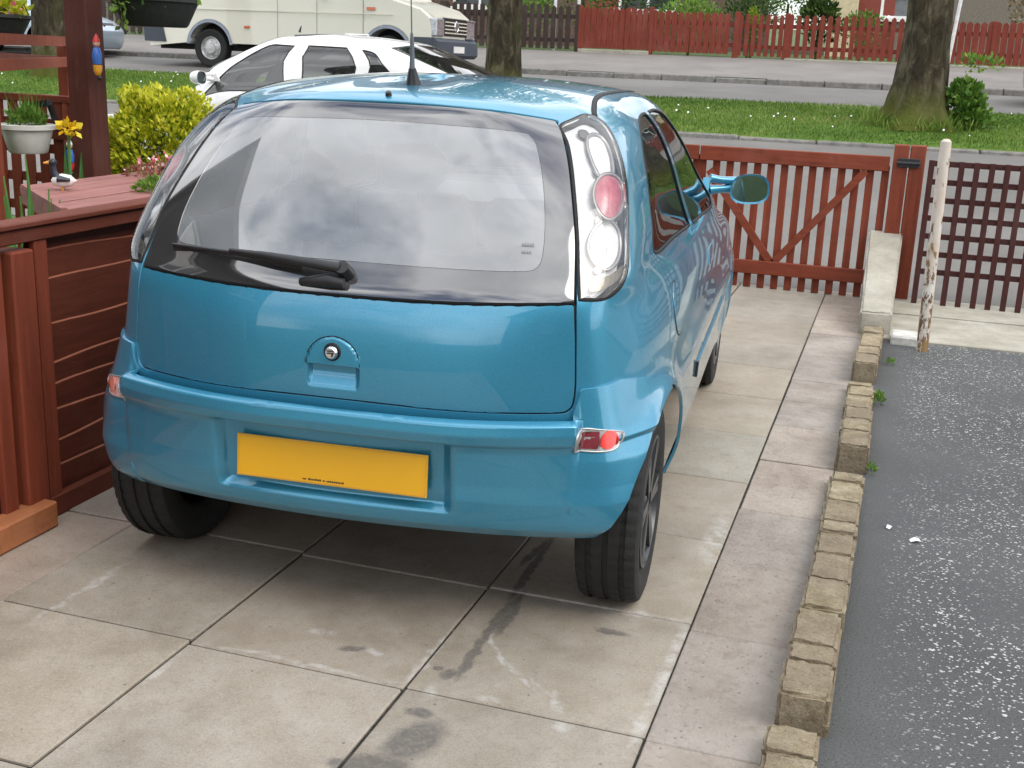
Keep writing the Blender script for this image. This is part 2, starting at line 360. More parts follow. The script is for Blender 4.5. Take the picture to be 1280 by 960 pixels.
def patch(F, S, name, mat, parent, outer, holes=(), res=(.10, .22), off=0., skirt=.006, inset=0., thick=0., flip=False, clip=None):
    """triangulated patch of surface F inside outer polygon(s) in (t,v) minus holes"""
    outer = np.array(outer, float); loops = [outer]+[np.array(h, float) for h in holes]
    lo = outer.min(0); hi = outer.max(0)
    gt = np.arange(lo[0], hi[0], res[0]); gv = np.arange(lo[1], hi[1], res[1])
    G = np.stack(np.meshgrid(gt, gv), -1).reshape(-1, 2); G = G+[[res[0]*.13, res[1]*.17]]
    keep = pip(outer, G)
    for h in loops[1:]: keep &= ~pip(h, G)
    # remove grid points too close to the borders
    sc_ = np.array([1/res[0], 1/res[1]])
    B = np.concatenate([np.concatenate([l, (l+np.roll(l, -1, 0))/2]) for l in loops])*sc_
    Gk = G[keep]
    if len(Gk):
        d = np.full(len(Gk), 9e9)
        for k in range(0, len(B), 200):
            d = np.minimum(d, ((Gk[:, None]*sc_-B[None, k:k+200])**2).sum(-1).min(1))
        Gk = Gk[d > .2]
    pts = np.concatenate(loops+[Gk]); ed = []; b = 0
    for l in loops:
        n = len(l); ed += [(b+i, b+(i+1) % n) for i in range(n)]; b += n
    r = delaunay_2d_cdt([Vector((p[0], p[1]*.45)) for p in pts], ed, [], 0, 1e-6)
    V = np.array([(p.x, p.y/.45) for p in r[0]]); T = [f for f in r[2] if len(f) == 3]
    T = np.array(T); cen = V[T].mean(1); k = pip(outer, cen)
    for h in loops[1:]: k &= ~pip(h, cen)
    if clip is not None: k &= clip(cen)
    T = T[k]
    used = np.unique(T); mp_ = -np.ones(len(V), int); mp_[used] = np.arange(len(used)); V = V[used]; T = mp_[T]
    P = F(V[:, 0], V[:, 1]); Nn = S.nrm(V[:, 0], V[:, 1], F)
    # boundary edges
    ec = {}
    for a, b_, c in T:
        for e_ in ((a, b_), (b_, c), (c, a)): ec[e_] = 1
    bd = [e_ for e_ in ec if (e_[1], e_[0]) not in ec]
    # orientation check against the normal
    fn = np.cross(P[T[:, 1]]-P[T[:, 0]], P[T[:, 2]]-P[T[:, 0]]); s_ = np.sum(fn*Nn[T[:, 0]], 1).sum()
    if s_ < 0: T = T[:, ::-1]; bd = [(b_, a) for a, b_ in bd]
    if inset:
        mv = np.zeros_like(P); cnt = np.zeros(len(P))
        for a, b_ in bd:
            e_ = P[b_]-P[a]; q = np.cross(Nn[a], e_); L_ = np.linalg.norm(q)
            if L_ > 1e-9:
                q /= L_
                for i in (a, b_): mv[i] += q; cnt[i] += 1
        L_ = np.linalg.norm(mv, axis=1, keepdims=True); P = P+np.where(L_ > 1e-6, mv/np.maximum(L_, 1e-6), 0)*inset
    P = P+Nn*off
    verts = [P]; norms = [Nn]; faces = [list(map(int, t)) for t in T]
    if skirt and bd:
        nb = len(P); vs = []; ns = []
        for a, b_ in bd:
            q = np.cross(P[b_]-P[a], Nn[a]); q = q/max(np.linalg.norm(q), 1e-9)
            i = nb+len(vs)
            vs += [P[a], P[b_], P[b_]-Nn[b_]*skirt, P[a]-Nn[a]*skirt]; ns += [q*.7+Nn[a]*.7, q*.7+Nn[b_]*.7, q, q]
            faces.append([i, i+3, i+2, i+1])
        verts.append(np.array(vs)); norms.append(np.array(ns))
    VV = np.concatenate(verts); NN = np.concatenate(norms); NN /= np.maximum(np.linalg.norm(NN, axis=1, keepdims=True), 1e-9)
    me = bpy.data.meshes.new(name); me.from_pydata(VV.tolist(), [], faces); me.update()
    me.shade_smooth()
    me.normals_split_custom_set_from_vertices([tuple(x) for x in NN])
    return link(me, name, mat, parent)
def ribbon(F, S, line, wdt, off, name, mat, parent, closed=True, hgt=0.003):
    """thin strip following a (t,v) polyline"""
    l = np.array(line, float); P = F(l[:, 0], l[:, 1]); Nn = S.nrm(l[:, 0], l[:, 1], F); n = len(l)
    if closed: d = np.roll(P, -1, 0)-np.roll(P, 1, 0)
    else: d = np.gradient(P, axis=0)
    q = np.cross(Nn, d); q /= np.maximum(np.linalg.norm(q, axis=1, keepdims=True), 1e-9)
    mb = MB(); vs = []
    for k, (a, o) in enumerate(((-.5, off-hgt), (-.5, off), (.5, off), (.5, off-hgt))): vs.append(P+q*wdt*a+Nn*o)
    vs = np.stack(vs, 1).reshape(-1, 3); fs = []
    for i in range(n if closed else n-1):
        j = (i+1) % n
        for k in range(3): fs.append((i*4+k, j*4+k, j*4+k+1, i*4+k+1))
    mb.add(vs, fs)
    return mb.build(name, mat, parent, fix=False, smooth=True)

def wheel_parts(parent, cx, cy, r, width, side, tyre_m, rim_m, spokes=6, detail=True):
    """wheel at origin-parent; axis along x; side=+1 outer face towards +x"""
    wo = None
    h = width/2
    # tyre profile (closed ring)
    g = .007
    prof = [(r*.64, -h*.80), (r*.78, -h*.98), (r*.90, -h), (r*.965, -h*.93), (r*.99, -h*.80)]
    for a in (-.52, 0., .52):
        prof += [(r, h*(a-.10)), (r-g, h*(a-.08)), (r-g, h*(a+.08)), (r, h*(a+.10))]
    prof += [(r*.99, h*.80), (r*.965, h*.93), (r*.90, h), (r*.78, h*.98), (r*.64, h*.80)]
    n = 200 if detail else 32; last = len(prof)
    def mod(j, k, rr):
        if detail and (k % 4 == 0) and rr > r*.955: return rr-(.0034 if not (9 <= j <= 12) else .0)
        return rr
    tb = MB(); tb.lathe(prof, n, 'x', closed=True, mod=mod)
    ty = tb.build('tyre', tyre_m, parent, loc=(cx, cy, r), angle=35)
    # rim: dished cover
    m = MB(); s = side
    m.lathe([(r*.66, s*h*.80), (r*.655, s*h*.95), (r*.62, s*h*.98), (r*.60, s*h*.80), (r*.58, s*h*.55)], 48, 'x')
    m.lathe([(r*.17, s*h*.75), (r*.15, s*h*.86), (0.001, s*h*.88)], 24, 'x')
    m.lathe([(r*.60, s*h*.45), (0.001, s*h*.40)], 24, 'x')
    for k in range(spokes):
        a = 2*PI*k/spokes
        for d in (-.09, .09):
            c, sn = math.cos(a+d), math.sin(a+d); c2, s2 = math.cos(a+d*1.6), math.sin(a+d*1.6)
            m.bar((s*h*.80, c2*r*.10, s2*r*.10), (s*h*.84, c*r*.61, sn*r*.61), .022, .020, up=(1, 0, 0))
    ri = m.build('rim', rim_m, parent, loc=(cx, cy, r), angle=40)
    # inner side barrel
    m = MB(); m.lathe([(r*.66, -s*h*.85), (r*.62, -s*h*.7), (r*.60, s*h*.4)], 32, 'x'); m.lathe([(r*.45, -s*h*.6), (.001, -s*h*.6)], 24, 'x')
    m.build('brake_drum', UNDER, parent, loc=(cx, cy, r))
    return ty

def build_car(name, label, cat, net, col, loc, rz, fine=True, detail=None, est=False, seatm=SEATM):
    S = Surf(net); car = empty(name, loc, rz, label, cat)
    WRC, WFC, WR_ = (.54, .295), (3.03, .295), .335
    def arch_bulge(p):
        o = np.zeros(p.shape[:-1])
        for cy, cz in (WRC, WFC):
            d = np.hypot(p[..., 1]-cy, p[..., 2]-cz); o = o+.014*np.exp(-((d-WR_)/.045)**2)*(np.abs(p[..., 0]) > .6)*np.clip((p[..., 2]-.27)/.10, 0, 1)
        return o
    def side_form(p):      # crease along the door and swage
        z = p[..., 2]; y = p[..., 1]
        return .010*np.exp(-((z-.62)/.05)**2)*np.clip((y-.75)/.3, 0, 1)*np.clip((3.0-y)/.3, 0, 1)
    F = S.disp(lambda p, t, v: arch_bulge(p)+side_form(p))
    sv, rv = S.sv, S.rv
    n8 = 8
    # --- outlines in (t,v)
    def rsym(right):        # right side list of (X,z) from centre bottom going up to the centre top
        Rr = [rv(x, z) for x, z in right]; Lf = [(-a, b) for a, b in Rr[::-1] if abs(a) > 1e-4]
        return Rr+Lf
    gate = rsym([(0, .640), (.3, .637), (.54, .640), (.594, .648), (.607, .69), (.603, .80), (.594, .915), (.575, 1.03), (.540, 1.16), (.497, 1.27), (.462, 1.33), (.440, 1.352), (.25, 1.362), (0, 1.368)])
    gate_s = spline(gate, 6, sharp=())
    def seg(z0, z1): pass
    glass_o = rsym([(0, .905), (.3, .908), (.586, .918), (.571, 1.03), (.536, 1.16), (.493, 1.27), (.458, 1.33), (.430, 1.345), (.25, 1.355), (0, 1.361)])
    go_s = spline(glass_o, 6, sharp=(2, len(glass_o)-2))
    clear = rsym([(0, .985), (.3, .985), (.45, .988), (.487, 1.0), (.494, 1.04), (.47, 1.16), (.435, 1.25), (.41, 1.29), (.37, 1.305), (.2, 1.312), (0, 1.315)])
    cl_s = spline(clear, 6)
    panel = rsym([(0, .643), (.3, .640), (.54, .643), (.591, .651), (.604, .69), (.600, .80), (.590, .90), (.585, .9125), (.3, .902), (0, .899)])
    pa_s = spline(panel, 6, sharp=(7, len(panel)-7))
    def lampoutline(sd):
        inner = [rv(.598, .925), rv(.578, 1.03), rv(.543, 1.16), rv(.501, 1.27), rv(.468, 1.33)] if not est else [rv(.625, .66), rv(.625, .76), rv(.622, .86)]
        top = [(3.3, S.v_of(.87)), (3.5, S.v_of(.76)), (3.3, S.v_of(.66))] if est else [(2.62, S.v_of(1.362)), (3.0, S.v_of(1.353))]
        outer = [] if est else [(3.20, S.v_of(1.30)), (3.22, S.v_of(1.20)), (3.20, S.v_of(1.10)), (3.10, S.v_of(1.0)), (2.86, S.v_of(.945)), (2.5, S.v_of(.925))]
        return [(sd*a, b) for a, b in inner+top+outer]
    lamps = {sd: spline(lampoutline(sd), 6, sharp=(0,)) for sd in (1, -1)}
    def qwin(sd): return spline([sv(.66, .985, sd), sv(.665, 1.06, sd), sv(.70, 1.15, sd), sv(.80, 1.25, sd), sv(.97, 1.315, sd), sv(1.14, 1.333, sd), sv(1.26, 1.335, sd), sv(1.36, 1.15, sd), sv(1.46, .965, sd), sv(1.05, .977, sd)], 6, sharp=(6, 8))
    def dwin(sd): return spline([sv(1.54, .963, sd), sv(1.44, 1.15, sd), sv(1.335, 1.337, sd), sv(1.55, 1.337, sd), sv(1.75, 1.31, sd), sv(1.98, 1.2, sd), sv(2.22, 1.07, sd), sv(2.38, .985, sd), sv(2.30, .955, sd), sv(1.9, .958, sd)], 6, sharp=(0, 2, 7))
    if est:
        glass_o = rsym([(0, .96), (.3, .965), (.60, .98), (.605, 1.06), (.60, 1.16), (.575, 1.26), (.53, 1.325), (.46, 1.345), (.25, 1.355), (0, 1.361)]); go_s = spline(glass_o, 6, sharp=(2, len(glass_o)-2))
        clear = rsym([(0, .985), (.3, .99), (.585, 1.0), (.59, 1.08), (.58, 1.17), (.555, 1.25), (.51, 1.31), (.45, 1.33), (.25, 1.345), (0, 1.350)]); cl_s = spline(clear, 6)
        gate = rsym([(0, .640), (.3, .637), (.54, .640), (.594, .648), (.607, .69), (.608, .80), (.608, .90), (.612, 1.06), (.607, 1.16), (.582, 1.26), (.537, 1.333), (.46, 1.352), (.25, 1.362), (0, 1.368)]); gate_s = spline(gate, 6)
        def qwin(sd): return spline([sv(1.33, 1.19, sd), sv(1.42, 1.27, sd), sv(1.54, 1.30, sd), sv(1.62, 1.0, sd), sv(1.20, 1.06, sd)], 6, sharp=(2, 3, 4))
        def dwin(sd): return spline([sv(2.18, .90, sd), sv(2.22, 1.31, sd), sv(2.5, 1.305, sd), sv(2.8, 1.13, sd), sv(3.13, .92, sd), sv(2.6, .89, sd)], 6, sharp=(0, 1, 4))
    def mwin(sd): return spline([sv(1.68, .96, sd), sv(1.70, 1.31, sd), sv(2.08, 1.315, sd), sv(2.08, .90, sd)], 4, sharp=(0, 1, 2, 3))
    def door(sd): return spline([sv(1.50, .95, sd), sv(1.50, .6, sd), sv(1.44, .36, sd), sv(1.42, .285, sd), sv(2.42, .285, sd), sv(2.56, .42, sd), sv(2.60, .7, sd), sv(2.56, .93, sd), sv(2.42, .95, sd), sv(1.9, .95, sd)], 6, sharp=(0, 3, 4))
    ws = spline([(9.15, 6.3), (9.35, 8.0), (9.8, 9.7), (10.6, 10.15), (12, 10.25), (13.4, 10.15), (14.2, 9.7), (14.65, 8.0), (14.85, 6.3), (13.5, 6.15), (12, 6.12), (10.5, 6.15)], 6, sharp=(0, 8))
    def arch(c, sd):
        o = []
        for k in range(33):
            a = PI*k/32; y = c[0]-math.cos(a)*WR_; z = c[1]+math.sin(a)*WR_
            o.append(sv(y, max(z, .2), sd))
        a0 = o[0]; a1 = o[-1]
        return np.array([(a0[0], -2), (a0[0], a0[1]-.01)]+o[1:-1]+[(a1[0], a1[1]-.01), (a1[0], -2)])
    arches = [arch(c, sd) for c in (WRC, WFC) for sd in (1, -1)]
    tAr = sv(WRC[0]-WR_+.0, .2)[0]
    # --- body shell: t from -12..12
    zcut = S.v_of(.33)
    res = (.10, .22) if fine else (.3, .4)
    v_top = S.nr-1-.02
    ts = np.concatenate([np.arange(-3.05, 12, .15), [12.0]])
    low = [(t, zcut if abs(t) < 3.1 else .0) for t in np.arange(-3.1, 3.11, .1)]
    # single loop from t=-3.1 .. around: build domain t in [-12,12]
    tt = np.arange(-12, 12.001, .15)
    loop = [(t, (zcut if abs(t) < 3.05 else .01)) for t in tt]+[(t, v_top) for t in tt[::-1]]
    holes = [gate_s]+[lamps[s_] for s_ in (1, -1)]+[qwin(s_) for s_ in (1, -1)]+[dwin(s_) for s_ in (1, -1)]+([mwin(s_) for s_ in (1, -1)] if est else [])
    wsw = [np.array([(a if a <= 12 else a-24, b) for a, b in ws])]
    # windscreen hole split at t=12/-12
    wr = [(a, b) for a, b in ws if a <= 12.0001]; wr = sorted(range(len(ws)), key=lambda i: i)
    half = [p for p in ws if p[0] <= 12.0001]
    # order: start after bottom centre
    idx = [i for i in range(len(ws)) if ws[i][0] <= 12.0001]
    k0 = [i for i in idx if (i-1) % len(ws) not in idx][0]
    halfR = [ws[(k0+i) % len(ws)] for i in range(len(idx))]
    hR = np.array(halfR); hR[0, 0] = 12; hR[-1, 0] = 12
    hR2 = np.concatenate([hR, [[13, hR[-1, 1]], [13, hR[0, 1]]]]); hL2 = hR2*np.array([-1, 1])
    doors = [door(s_) for s_ in (1, -1)] if fine else []
    patch(F, S, 'body', col, car, loop, [h for h in holes]+[hR2, hL2]+arches+doors, res=res, skirt=.010,
          clip=lambda c: (np.abs(c[:, 0]) <= 12) & (c[:, 1] >= 0))
    # --- tailgate, glass
    gp = patch_gate(S, F, car, col, pa_s) if detail else patch(F, S, 'tailgate', col, car, pa_s, inset=.002, res=(.15, .25))
    rg = patch(F, S, 'rear_window', CERAMIC, car, go_s, [cl_s], inset=.001, off=.002, res=(.08, .16), skirt=.008)
    rc = patch(F, S, 'glass_pane', GL_REAR if detail else GL_SIDE, rg, cl_s, off=.002, res=(.08, .16), skirt=0)
    ribbon(F, S, go_s, .008, -.0025, 'window_seal', SEAL, rg)
    ribbon(F, S, pa_s, .012, -.006, 'panel_gap', SEAL, gp)
    for s_ in (1, -1):
        for nm, fn in (('quarter_window', qwin), ('door_window', dwin))+((('rear_door_window', mwin),) if est else ()):
            q = fn(s_); o = patch(F, S, nm, GL_SIDE, car, q, off=-.004, skirt=0, res=(.1, .2))
            ribbon(F, S, q, .010, .0010, 'window_seal', SEAL, o)
        ln = lamps[s_]
        lens = patch(F, S, 'tail_light', GL_LENS if detail else LAMPW, car, ln, off=.004, inset=.003, skirt=.012, res=(.08, .16))
        if detail:
            patch(F, S, 'lamp_reflector', LAMPW, lens, ln, off=-.028, inset=.004, skirt=0, res=(.08, .16))
        else:
            ctr = (s_*2.9, S.v_of(.77 if est else 1.17)); el = np.array([(ctr[0]+.38*math.cos(a), ctr[1]+.42*math.sin(a)) for a in np.linspace(0, 2*PI, 20, endpoint=False)])
            patch(F, S, 'lamp_lens', LAMPB, lens, el, off=.006, skirt=.004)
        ribbon(F, S, ln, .009, .002, 'lamp_seal', SEAL, lens)
        if fine:
            dr = patch(F, S, 'door', col, car, door(s_), inset=.002, skirt=.010, res=res)
            ribbon(F, S, door(s_), .012, -.006, 'panel_gap', SEAL, dr)
    wsc = patch(F, S, 'windscreen', GL_FRONT, car, ws, off=-.003, skirt=0, res=(.15, .25))
    ribbon(F, S, ws, .02, .001, 'window_seal', SEAL, wsc)
    # --- bumpers
    def boff(zl, zs):
        def f(p, t, v):
            z = S_z(p); 
            return np.interp(z, zl, zs)
        return f
    def S_z(p): return p[..., 2]
    vtop = lambda z: float(S.v_of(z))
    tarch = lambda z: sv(WRC[0]-math.sqrt(max(WR_**2-(z-WRC[1])**2, 0)), z)[0]
    zt = lambda t: float(np.interp(abs(t), [0, 1.95, 2.00, 2.05, 3, 3.6, 4.6], [.630, .632, .668, .704, .712, .695, .64]))
    prof_z = [.30, .34, .42, .55, .60, .635, .652, .68, .705]
    prof_o = [.004, .030, .046, .050, .060, .058, .048, .034, .022]
    def bump_f(p, t, v):
        z = p[..., 2]; x = np.abs(p[..., 0]); y = p[..., 1]
        oc = np.interp(z, [.30, .34, .42, .55, .595, .618, .632], [.004, .030, .046, .050, .062, .058, .040])
        oc = np.where(z > .618, .058*np.sqrt(np.clip(1-((z-.618)/.016)**2, 0.01, 1)), oc)
        os_ = np.interp(z, [.30, .34, .42, .52, .60, .72], [.004, .030, .044, .040, .022, .005])
        at_ = np.abs(t); sb = np.clip((at_-1.95)/.12, 0, 1); sb = sb*sb*(3-2*sb)
        o = oc*(1-sb)+os_*sb
        o = np.where((z > .555) & (z < .60), o+0.000, o)
        o = o-.010*np.clip((.572-z)/.008, 0, 1)*np.clip((z-.36)/.1, 0, 1)    # step below the upper roll
        # number plate recess
        a = np.clip((.325-x)/.035, 0, 1); a = a*a*(3-2*a)
        b = np.clip((z-.372)/.020, 0, 1)*np.clip((.572-z)/.012, 0, 1)
        o = o-.034*a*b*(1 if detail else 0)
        fade = np.clip((4.6-np.abs(t))/.3, 0, 1)
        return o*(.35+.65*fade)+.004
    Fb = S.disp(lambda p, t, v: bump_f(p, t, v)+arch_bulge(p)*.6)
    tl = [(t, vtop(.312+.0*abs(t))) for t in np.arange(-3.2, 3.21, .1)]
    # right edge follows wheel arch up
    edge = []
    for k in range(0, 15):
        a = k/14*math.radians(83)+math.radians(4); y = WRC[0]-math.cos(a)*(WR_+.004); z = WRC[1]+math.sin(a)*(WR_+.004)
        edge.append(sv(y, z))
    tl = [(t, vtop(.312)) for t in np.arange(-edge[0][0]+.1, edge[0][0]-.05, .1)]
    tope = [(t, vtop(zt(t))) for t in np.arange(edge[-1][0], -edge[-1][0]-.001, -.025)]
    tope = [p for p in tope if True]
    bl = tl+edge+tope+[(-a, b) for a, b in edge[::-1]]
    # thin out near-duplicates
    bl2 = [bl[0]]
    for q in bl[1:]:
        if abs(q[0]-bl2[-1][0])+abs(q[1]-bl2[-1][1])*.4 > .02: bl2.append(q)
    bp = patch(Fb, S, 'rear_bumper', col, car, bl2, res=(.035, .055) if detail else (.15, .2), skirt=.02)
    # front bumper
    fo = S.disp(lambda p, t, v: .03*np.clip((p[..., 2]-.2)/.05, 0, 1)*np.clip((.60-p[..., 2])/.04, 0, 1))
    tF = sv(WFC[0]+WR_+.01, .3)[0]
    fl = [(t, .05) for t in np.arange(tF, 24-tF, .15)]+[(24-tF, .05), (24-tF, vtop(.62))]+[(t, vtop(.62)) for t in np.arange(24-tF-.1, tF, -.15)]+[(tF, vtop(.62))]
    fbp = patch(fo, S, 'front_bumper', col, car, fl, res=(.2, .3), skirt=.01)
    # headlights
    for s_ in (1, -1):
        hl = np.array([(12+s_*a, b) for a, b in ((1.0, 3.05), (1.9, 3.1), (2.7, 3.3), (2.75, 3.9), (2.1, 3.75), (1.1, 3.5))])
        patch(F, S, 'headlight', HEADL, car, spline(hl, 5), off=.005, skirt=.01, res=(.2, .25))
    gr = spline(np.array([(11.1, 3.05), (12.9, 3.05), (12.9, 3.5), (11.1, 3.5)]), 5, sharp=(0, 1, 2, 3)); patch(F, S, 'grille', BLK, car, gr, off=.004, skirt=.01, res=(.2, .25))
    # --- underbody, wheel wells
    m = MB(); m.prism([(.26, .30), (.42, .24), (3.5, .22), (3.62, .30), (3.60, .36), (.26, .36)], 'x', -.55, .55); m.build('underbody', UNDER, car)
    for cy in (WRC[0], WFC[0]):
        for s_ in (1, -1):
            m = MB(); pr_ = []
            for k in range(3, 17):
                a = PI*k/16; pr_.append((cy-math.cos(a)*(WR_+.006), .26+math.sin(a)*(WR_+.03)))
            vs = [(s_*.50, y, z) for y, z in pr_]+[(s_*.735, y, z) for y, z in pr_]; n_ = len(pr_)
            m.add(vs, [(i, i+1, n_+i+1, n_+i) for i in range(n_-1)]+[tuple(range(n_))]); m.build('wheel_well', UNDER, car)
    # --- interior
    m = MB()
    m.box(-.62, .30, .34, .62, 2.6, .38)
    m.box(-.60, .36, .38, .60, .62, .80, bev=.03)                      # behind the rear seat
    m.box(-.57, .30, .845, .57, .66, .865)                             # parcel shelf
    m.build('cabin_floor', seatm, car)
    def seat(x0, x1, y, zb, zt, head, mid=False):
        m = MB(); m.box(x0, y-.05, zb, x1, y+.50, zb+.16, bev=.04)
        Mx = Matrix.Translation((0, y, zb+.12)) @ Matrix.Rotation(math.radians(15), 4, 'X')
        m.box(x0, -.06, 0, x1, .06, zt-zb-.12, M=Mx, bev=.04)
        st = m.build('seat', seatm, car, smooth=False)
        for hx in head:
            h = MB(); 
            hh = Matrix.Translation((hx, y-.17, zt+.085))
            h.box(-.135, -.05, -.085, .135, .05, .085, M=hh, bev=.045); h.bar((hx-.04, y-.16, zt-.05), (hx-.04, y-.17, zt+.05), .012, .012); h.bar((hx+.04, y-.16, zt-.05), (hx+.04, y-.17, zt+.05), .012, .012)
            h.build('headrest', seatm, st)
    seat(-.58, .58, .88, .42, .93, (-.33, .33))
    seat(-.56, -.10, 1.80, .40, 1.0, (-.33,)); seat(.10, .56, 1.80, .40, 1.0, (.33,))
    m = MB(); m.prism([(2.30, .70), (2.25, .90), (2.45, .96), (2.85, .96), (2.8, .70)], 'x', -.60, .60); m.build('dashboard', BLK, car)
    m = MB()
    for k in range(24):
        a = 2*PI*k/24; b_ = 2*PI*(k+1)/24
        P_ = lambda a: (.33+math.cos(a)*.18, 2.20+math.sin(a)*.06, .93+math.sin(a)*.17)
        m.bar(P_(a), P_(b_), .028, .028)
    m.build('steering_wheel', BLK, car)
    # --- wheels
    for nm, cy in (('rear', WRC[0]), ('front', WFC[0])):
        for s_ in (1, -1):
            we = empty('wheel', (s_*.690, cy, 0)); we.parent = car
            wheel_parts(we, 0, 0, .291, .172, s_, RUBBER, STEEL if detail else STEELL, 6, fine)
    # --- mirrors
    my = .52 if est else 0.
    for s_ in (1, -1):
        me_ = MB()
        # housing: squashed ellipsoid open toward the rear
        cx, cy, cz = s_*.885, 2.50, .999
        nA, nB = 24, 9; vs = []; fs = []
        for j in range(nB):
            ph = j/(nB-1)*PI/2; rr = math.cos(ph)**.6 if j < nB-1 else .0; yy = math.sin(ph)*.11
            for k in range(nA):
                a = 2*PI*k/nA; c_, s__ = math.cos(a), math.sin(a)
                ex = math.copysign(abs(c_)**.75, c_); ez = math.copysign(abs(s__)**.75, s__)
                vs.append((cx+ex*.082*rr*(1-.05*ez), cy+yy, cz+ez*.063*rr+ex*s_*.004))
        for j in range(nB-1):
            for k in range(nA): fs.append((j*nA+k, j*nA+(k+1) % nA, (j+1)*nA+(k+1) % nA, (j+1)*nA+k))
        # lip
        b0 = len(vs)
        for k in range(nA):
            x, y, z = vs[k]; vs.append((cx+(x-cx)*.90, cy+.004, cz+(z-cz)*.88))
        for k in range(nA): fs.append((k, b0+k, b0+(k+1) % nA, (k+1) % nA))
        me_.add(vs, fs)
        me_.tube([(s_*.715, 2.50, .985), (s_*.76, 2.52, .990), (s_*.82, 2.54, .995)], [.022, .017, .021], 10)
        me_.tube([(s_*.715, 2.50, 1.035), (s_*.76, 2.52, 1.028), (s_*.82, 2.54, 1.025)], [.019, .015, .019], 10)
        me_.prism([(2.42, .968), (2.58, .968), (2.46, 1.04)], 'x', s_*.69, s_*.718)
        mo = me_.build('wing_mirror', col, car, angle=50); mo.location.y = my
        g = MB(); g.add([(cx+(vs[k][0]-cx)*.90, cy+.008, cz+(vs[k][2]-cz)*.88) for k in range(nA)], [tuple(range(nA))]); g.build('mirror_glass', MIRR, mo)
    return car, S, F, Fb

def sstep(x): x = np.clip(x, 0, 1); return x*x*(3-2*x)
def patch_gate(S, F, car, col, pa):
    def f(p, t, v):
        x = p[..., 0]; z = p[..., 2]
        # hand scoop under the lock cover: half-disc cover stands proud, hollow below it
        d = np.hypot(x, (z-.728))
        cover = sstep((.073-d)/.005)*sstep((z-.726)/.003)
        sc_ = sstep((.071-np.abs(x))/.012)*sstep((.728-z)/.004)*sstep((z-.664)/.045)
        return .005*cover-.020*sc_
    G0 = S.disp(f)
    return patch(G0, S, 'tailgate', col, car, pa, inset=.002, res=(.02, .025), skirt=.012)
# ================================================================== THE SETTING
def stains(t, vec, spots, warp=.05, wscale=9):
    """mask = 1 inside warped ellipses (x,y,rx,ry,rot)"""
    sp = t.n.new('ShaderNodeSeparateXYZ')
    nz = t.n.new('ShaderNodeTexNoise'); nz.inputs['Scale'].default_value = wscale; nz.inputs['Detail'].default_value = 4; t.l.new(vec, nz.inputs[0])
    va = t.n.new('ShaderNodeVectorMath'); va.operation = 'MULTIPLY_ADD'; va.inputs[1].default_value = (warp*2,)*3
    t.l.new(nz.outputs[1], va.inputs[0]); t.l.new(vec, va.inputs[2])
    vb = t.n.new('ShaderNodeVectorMath'); vb.operation = 'SUBTRACT'; vb.inputs[1].default_value = (warp,)*3; t.l.new(va.outputs[0], vb.inputs[0])
    acc = None
    for x, y, rx, ry, ro in spots:
        m = t.n.new('ShaderNodeMapping'); m.vector_type = 'TEXTURE'; m.inputs['Location'].default_value = (x, y, 0); m.inputs['Rotation'].default_value = (0, 0, ro); m.inputs['Scale'].default_value = (rx, ry, 1000)
        t.l.new(vb.outputs[0], m.inputs[0]); ln = t.n.new('ShaderNodeVectorMath'); ln.operation = 'LENGTH'; t.l.new(m.outputs[0], ln.inputs[0])
        mr = t.n.new('ShaderNodeMapRange'); mr.inputs[1].default_value = 1.5; mr.inputs[2].default_value = .6; t.l.new(ln.outputs['Value'], mr.inputs[0])
        acc = mr.outputs[0] if acc is None else t.math('MAXIMUM', acc, mr.outputs[0])
    return acc
# profile of the ground along Y: (y, z)
GP = [(-60, -.03), (5.95, -.03), (6.5, .03), (12.0, .665), (15.0, 1.0), (19.0, 1.22), (22.6, 1.68), (24, 1.75), (40, 2.2), (140, 6), (400, 8)]
def gz(y): return float(np.interp(y, [p[0] for p in GP], [p[1] for p in GP]))
def sheet(name, x0, x1, prof, mat, nx=2, dz=0., kind='structure'):
    m = MB(); xs = np.linspace(x0, x1, nx); vs = [(x, y, z+dz) for y, z in prof for x in xs]
    fs = [(j*nx+i, j*nx+i+1, (j+1)*nx+i+1, (j+1)*nx+i) for j in range(len(prof)-1) for i in range(nx-1)]
    m.add(vs, fs); o = m.build(name, mat, fix=False); tag(o, kind=kind); return o
def pseg(y0, y1, dz=0.):
    ys = [y0]+[p[0] for p in GP if y0 < p[0] < y1]+[y1]; return [(y, gz(y)+dz) for y in ys]

t = NT('soil_and_grass'); v = t.coord(); t.set(Base_Color=t.ramp(t.noise(v, 5, 7), [(.35, (.035, .065, .015)), (.6, (.06, .10, .02)), (.75, (.09, .075, .045))]), Roughness=.95); t.bump(t.noise(v, 40), .5, .02); M_SOIL = t.m
ground = sheet('ground', -90, 90, [(y, z-.02) for y, z in GP], M_SOIL)

# paving slabs
t = NT('sandy_grey_paving_slab'); v = t.coord()
at = t.n.new('ShaderNodeAttribute'); at.attribute_name = 'tone'
big = t.noise(v, 1.7, 6, .62); fine_ = t.noise(v, 38, 5, .7); mid = t.noise(v, 7, 6, .6)
c = t.ramp(big, [(.28, (.205, .178, .138)), (.5, (.298, .260, .205)), (.75, (.380, .335, .272))])
c = t.mix(t.ramp(mid, [(.42, (0,)*3), (.72, (.35,)*3)]), c, (.42, .395, .35))
c = t.mix(t.ramp(fine_, [(.25, (.40,)*3), (.48, (0,)*3)]), c, (.14, .125, .10))
grit = t.noise(v, 190, 3, .7); c = t.mix(t.ramp(grit, [(.30, (.42,)*3), (.48, (0,)*3)]), c, (.12, .105, .09)); c = t.mix(t.ramp(grit, [(.56, (0,)*3), (.72, (.40,)*3)]), c, (.50, .47, .43))
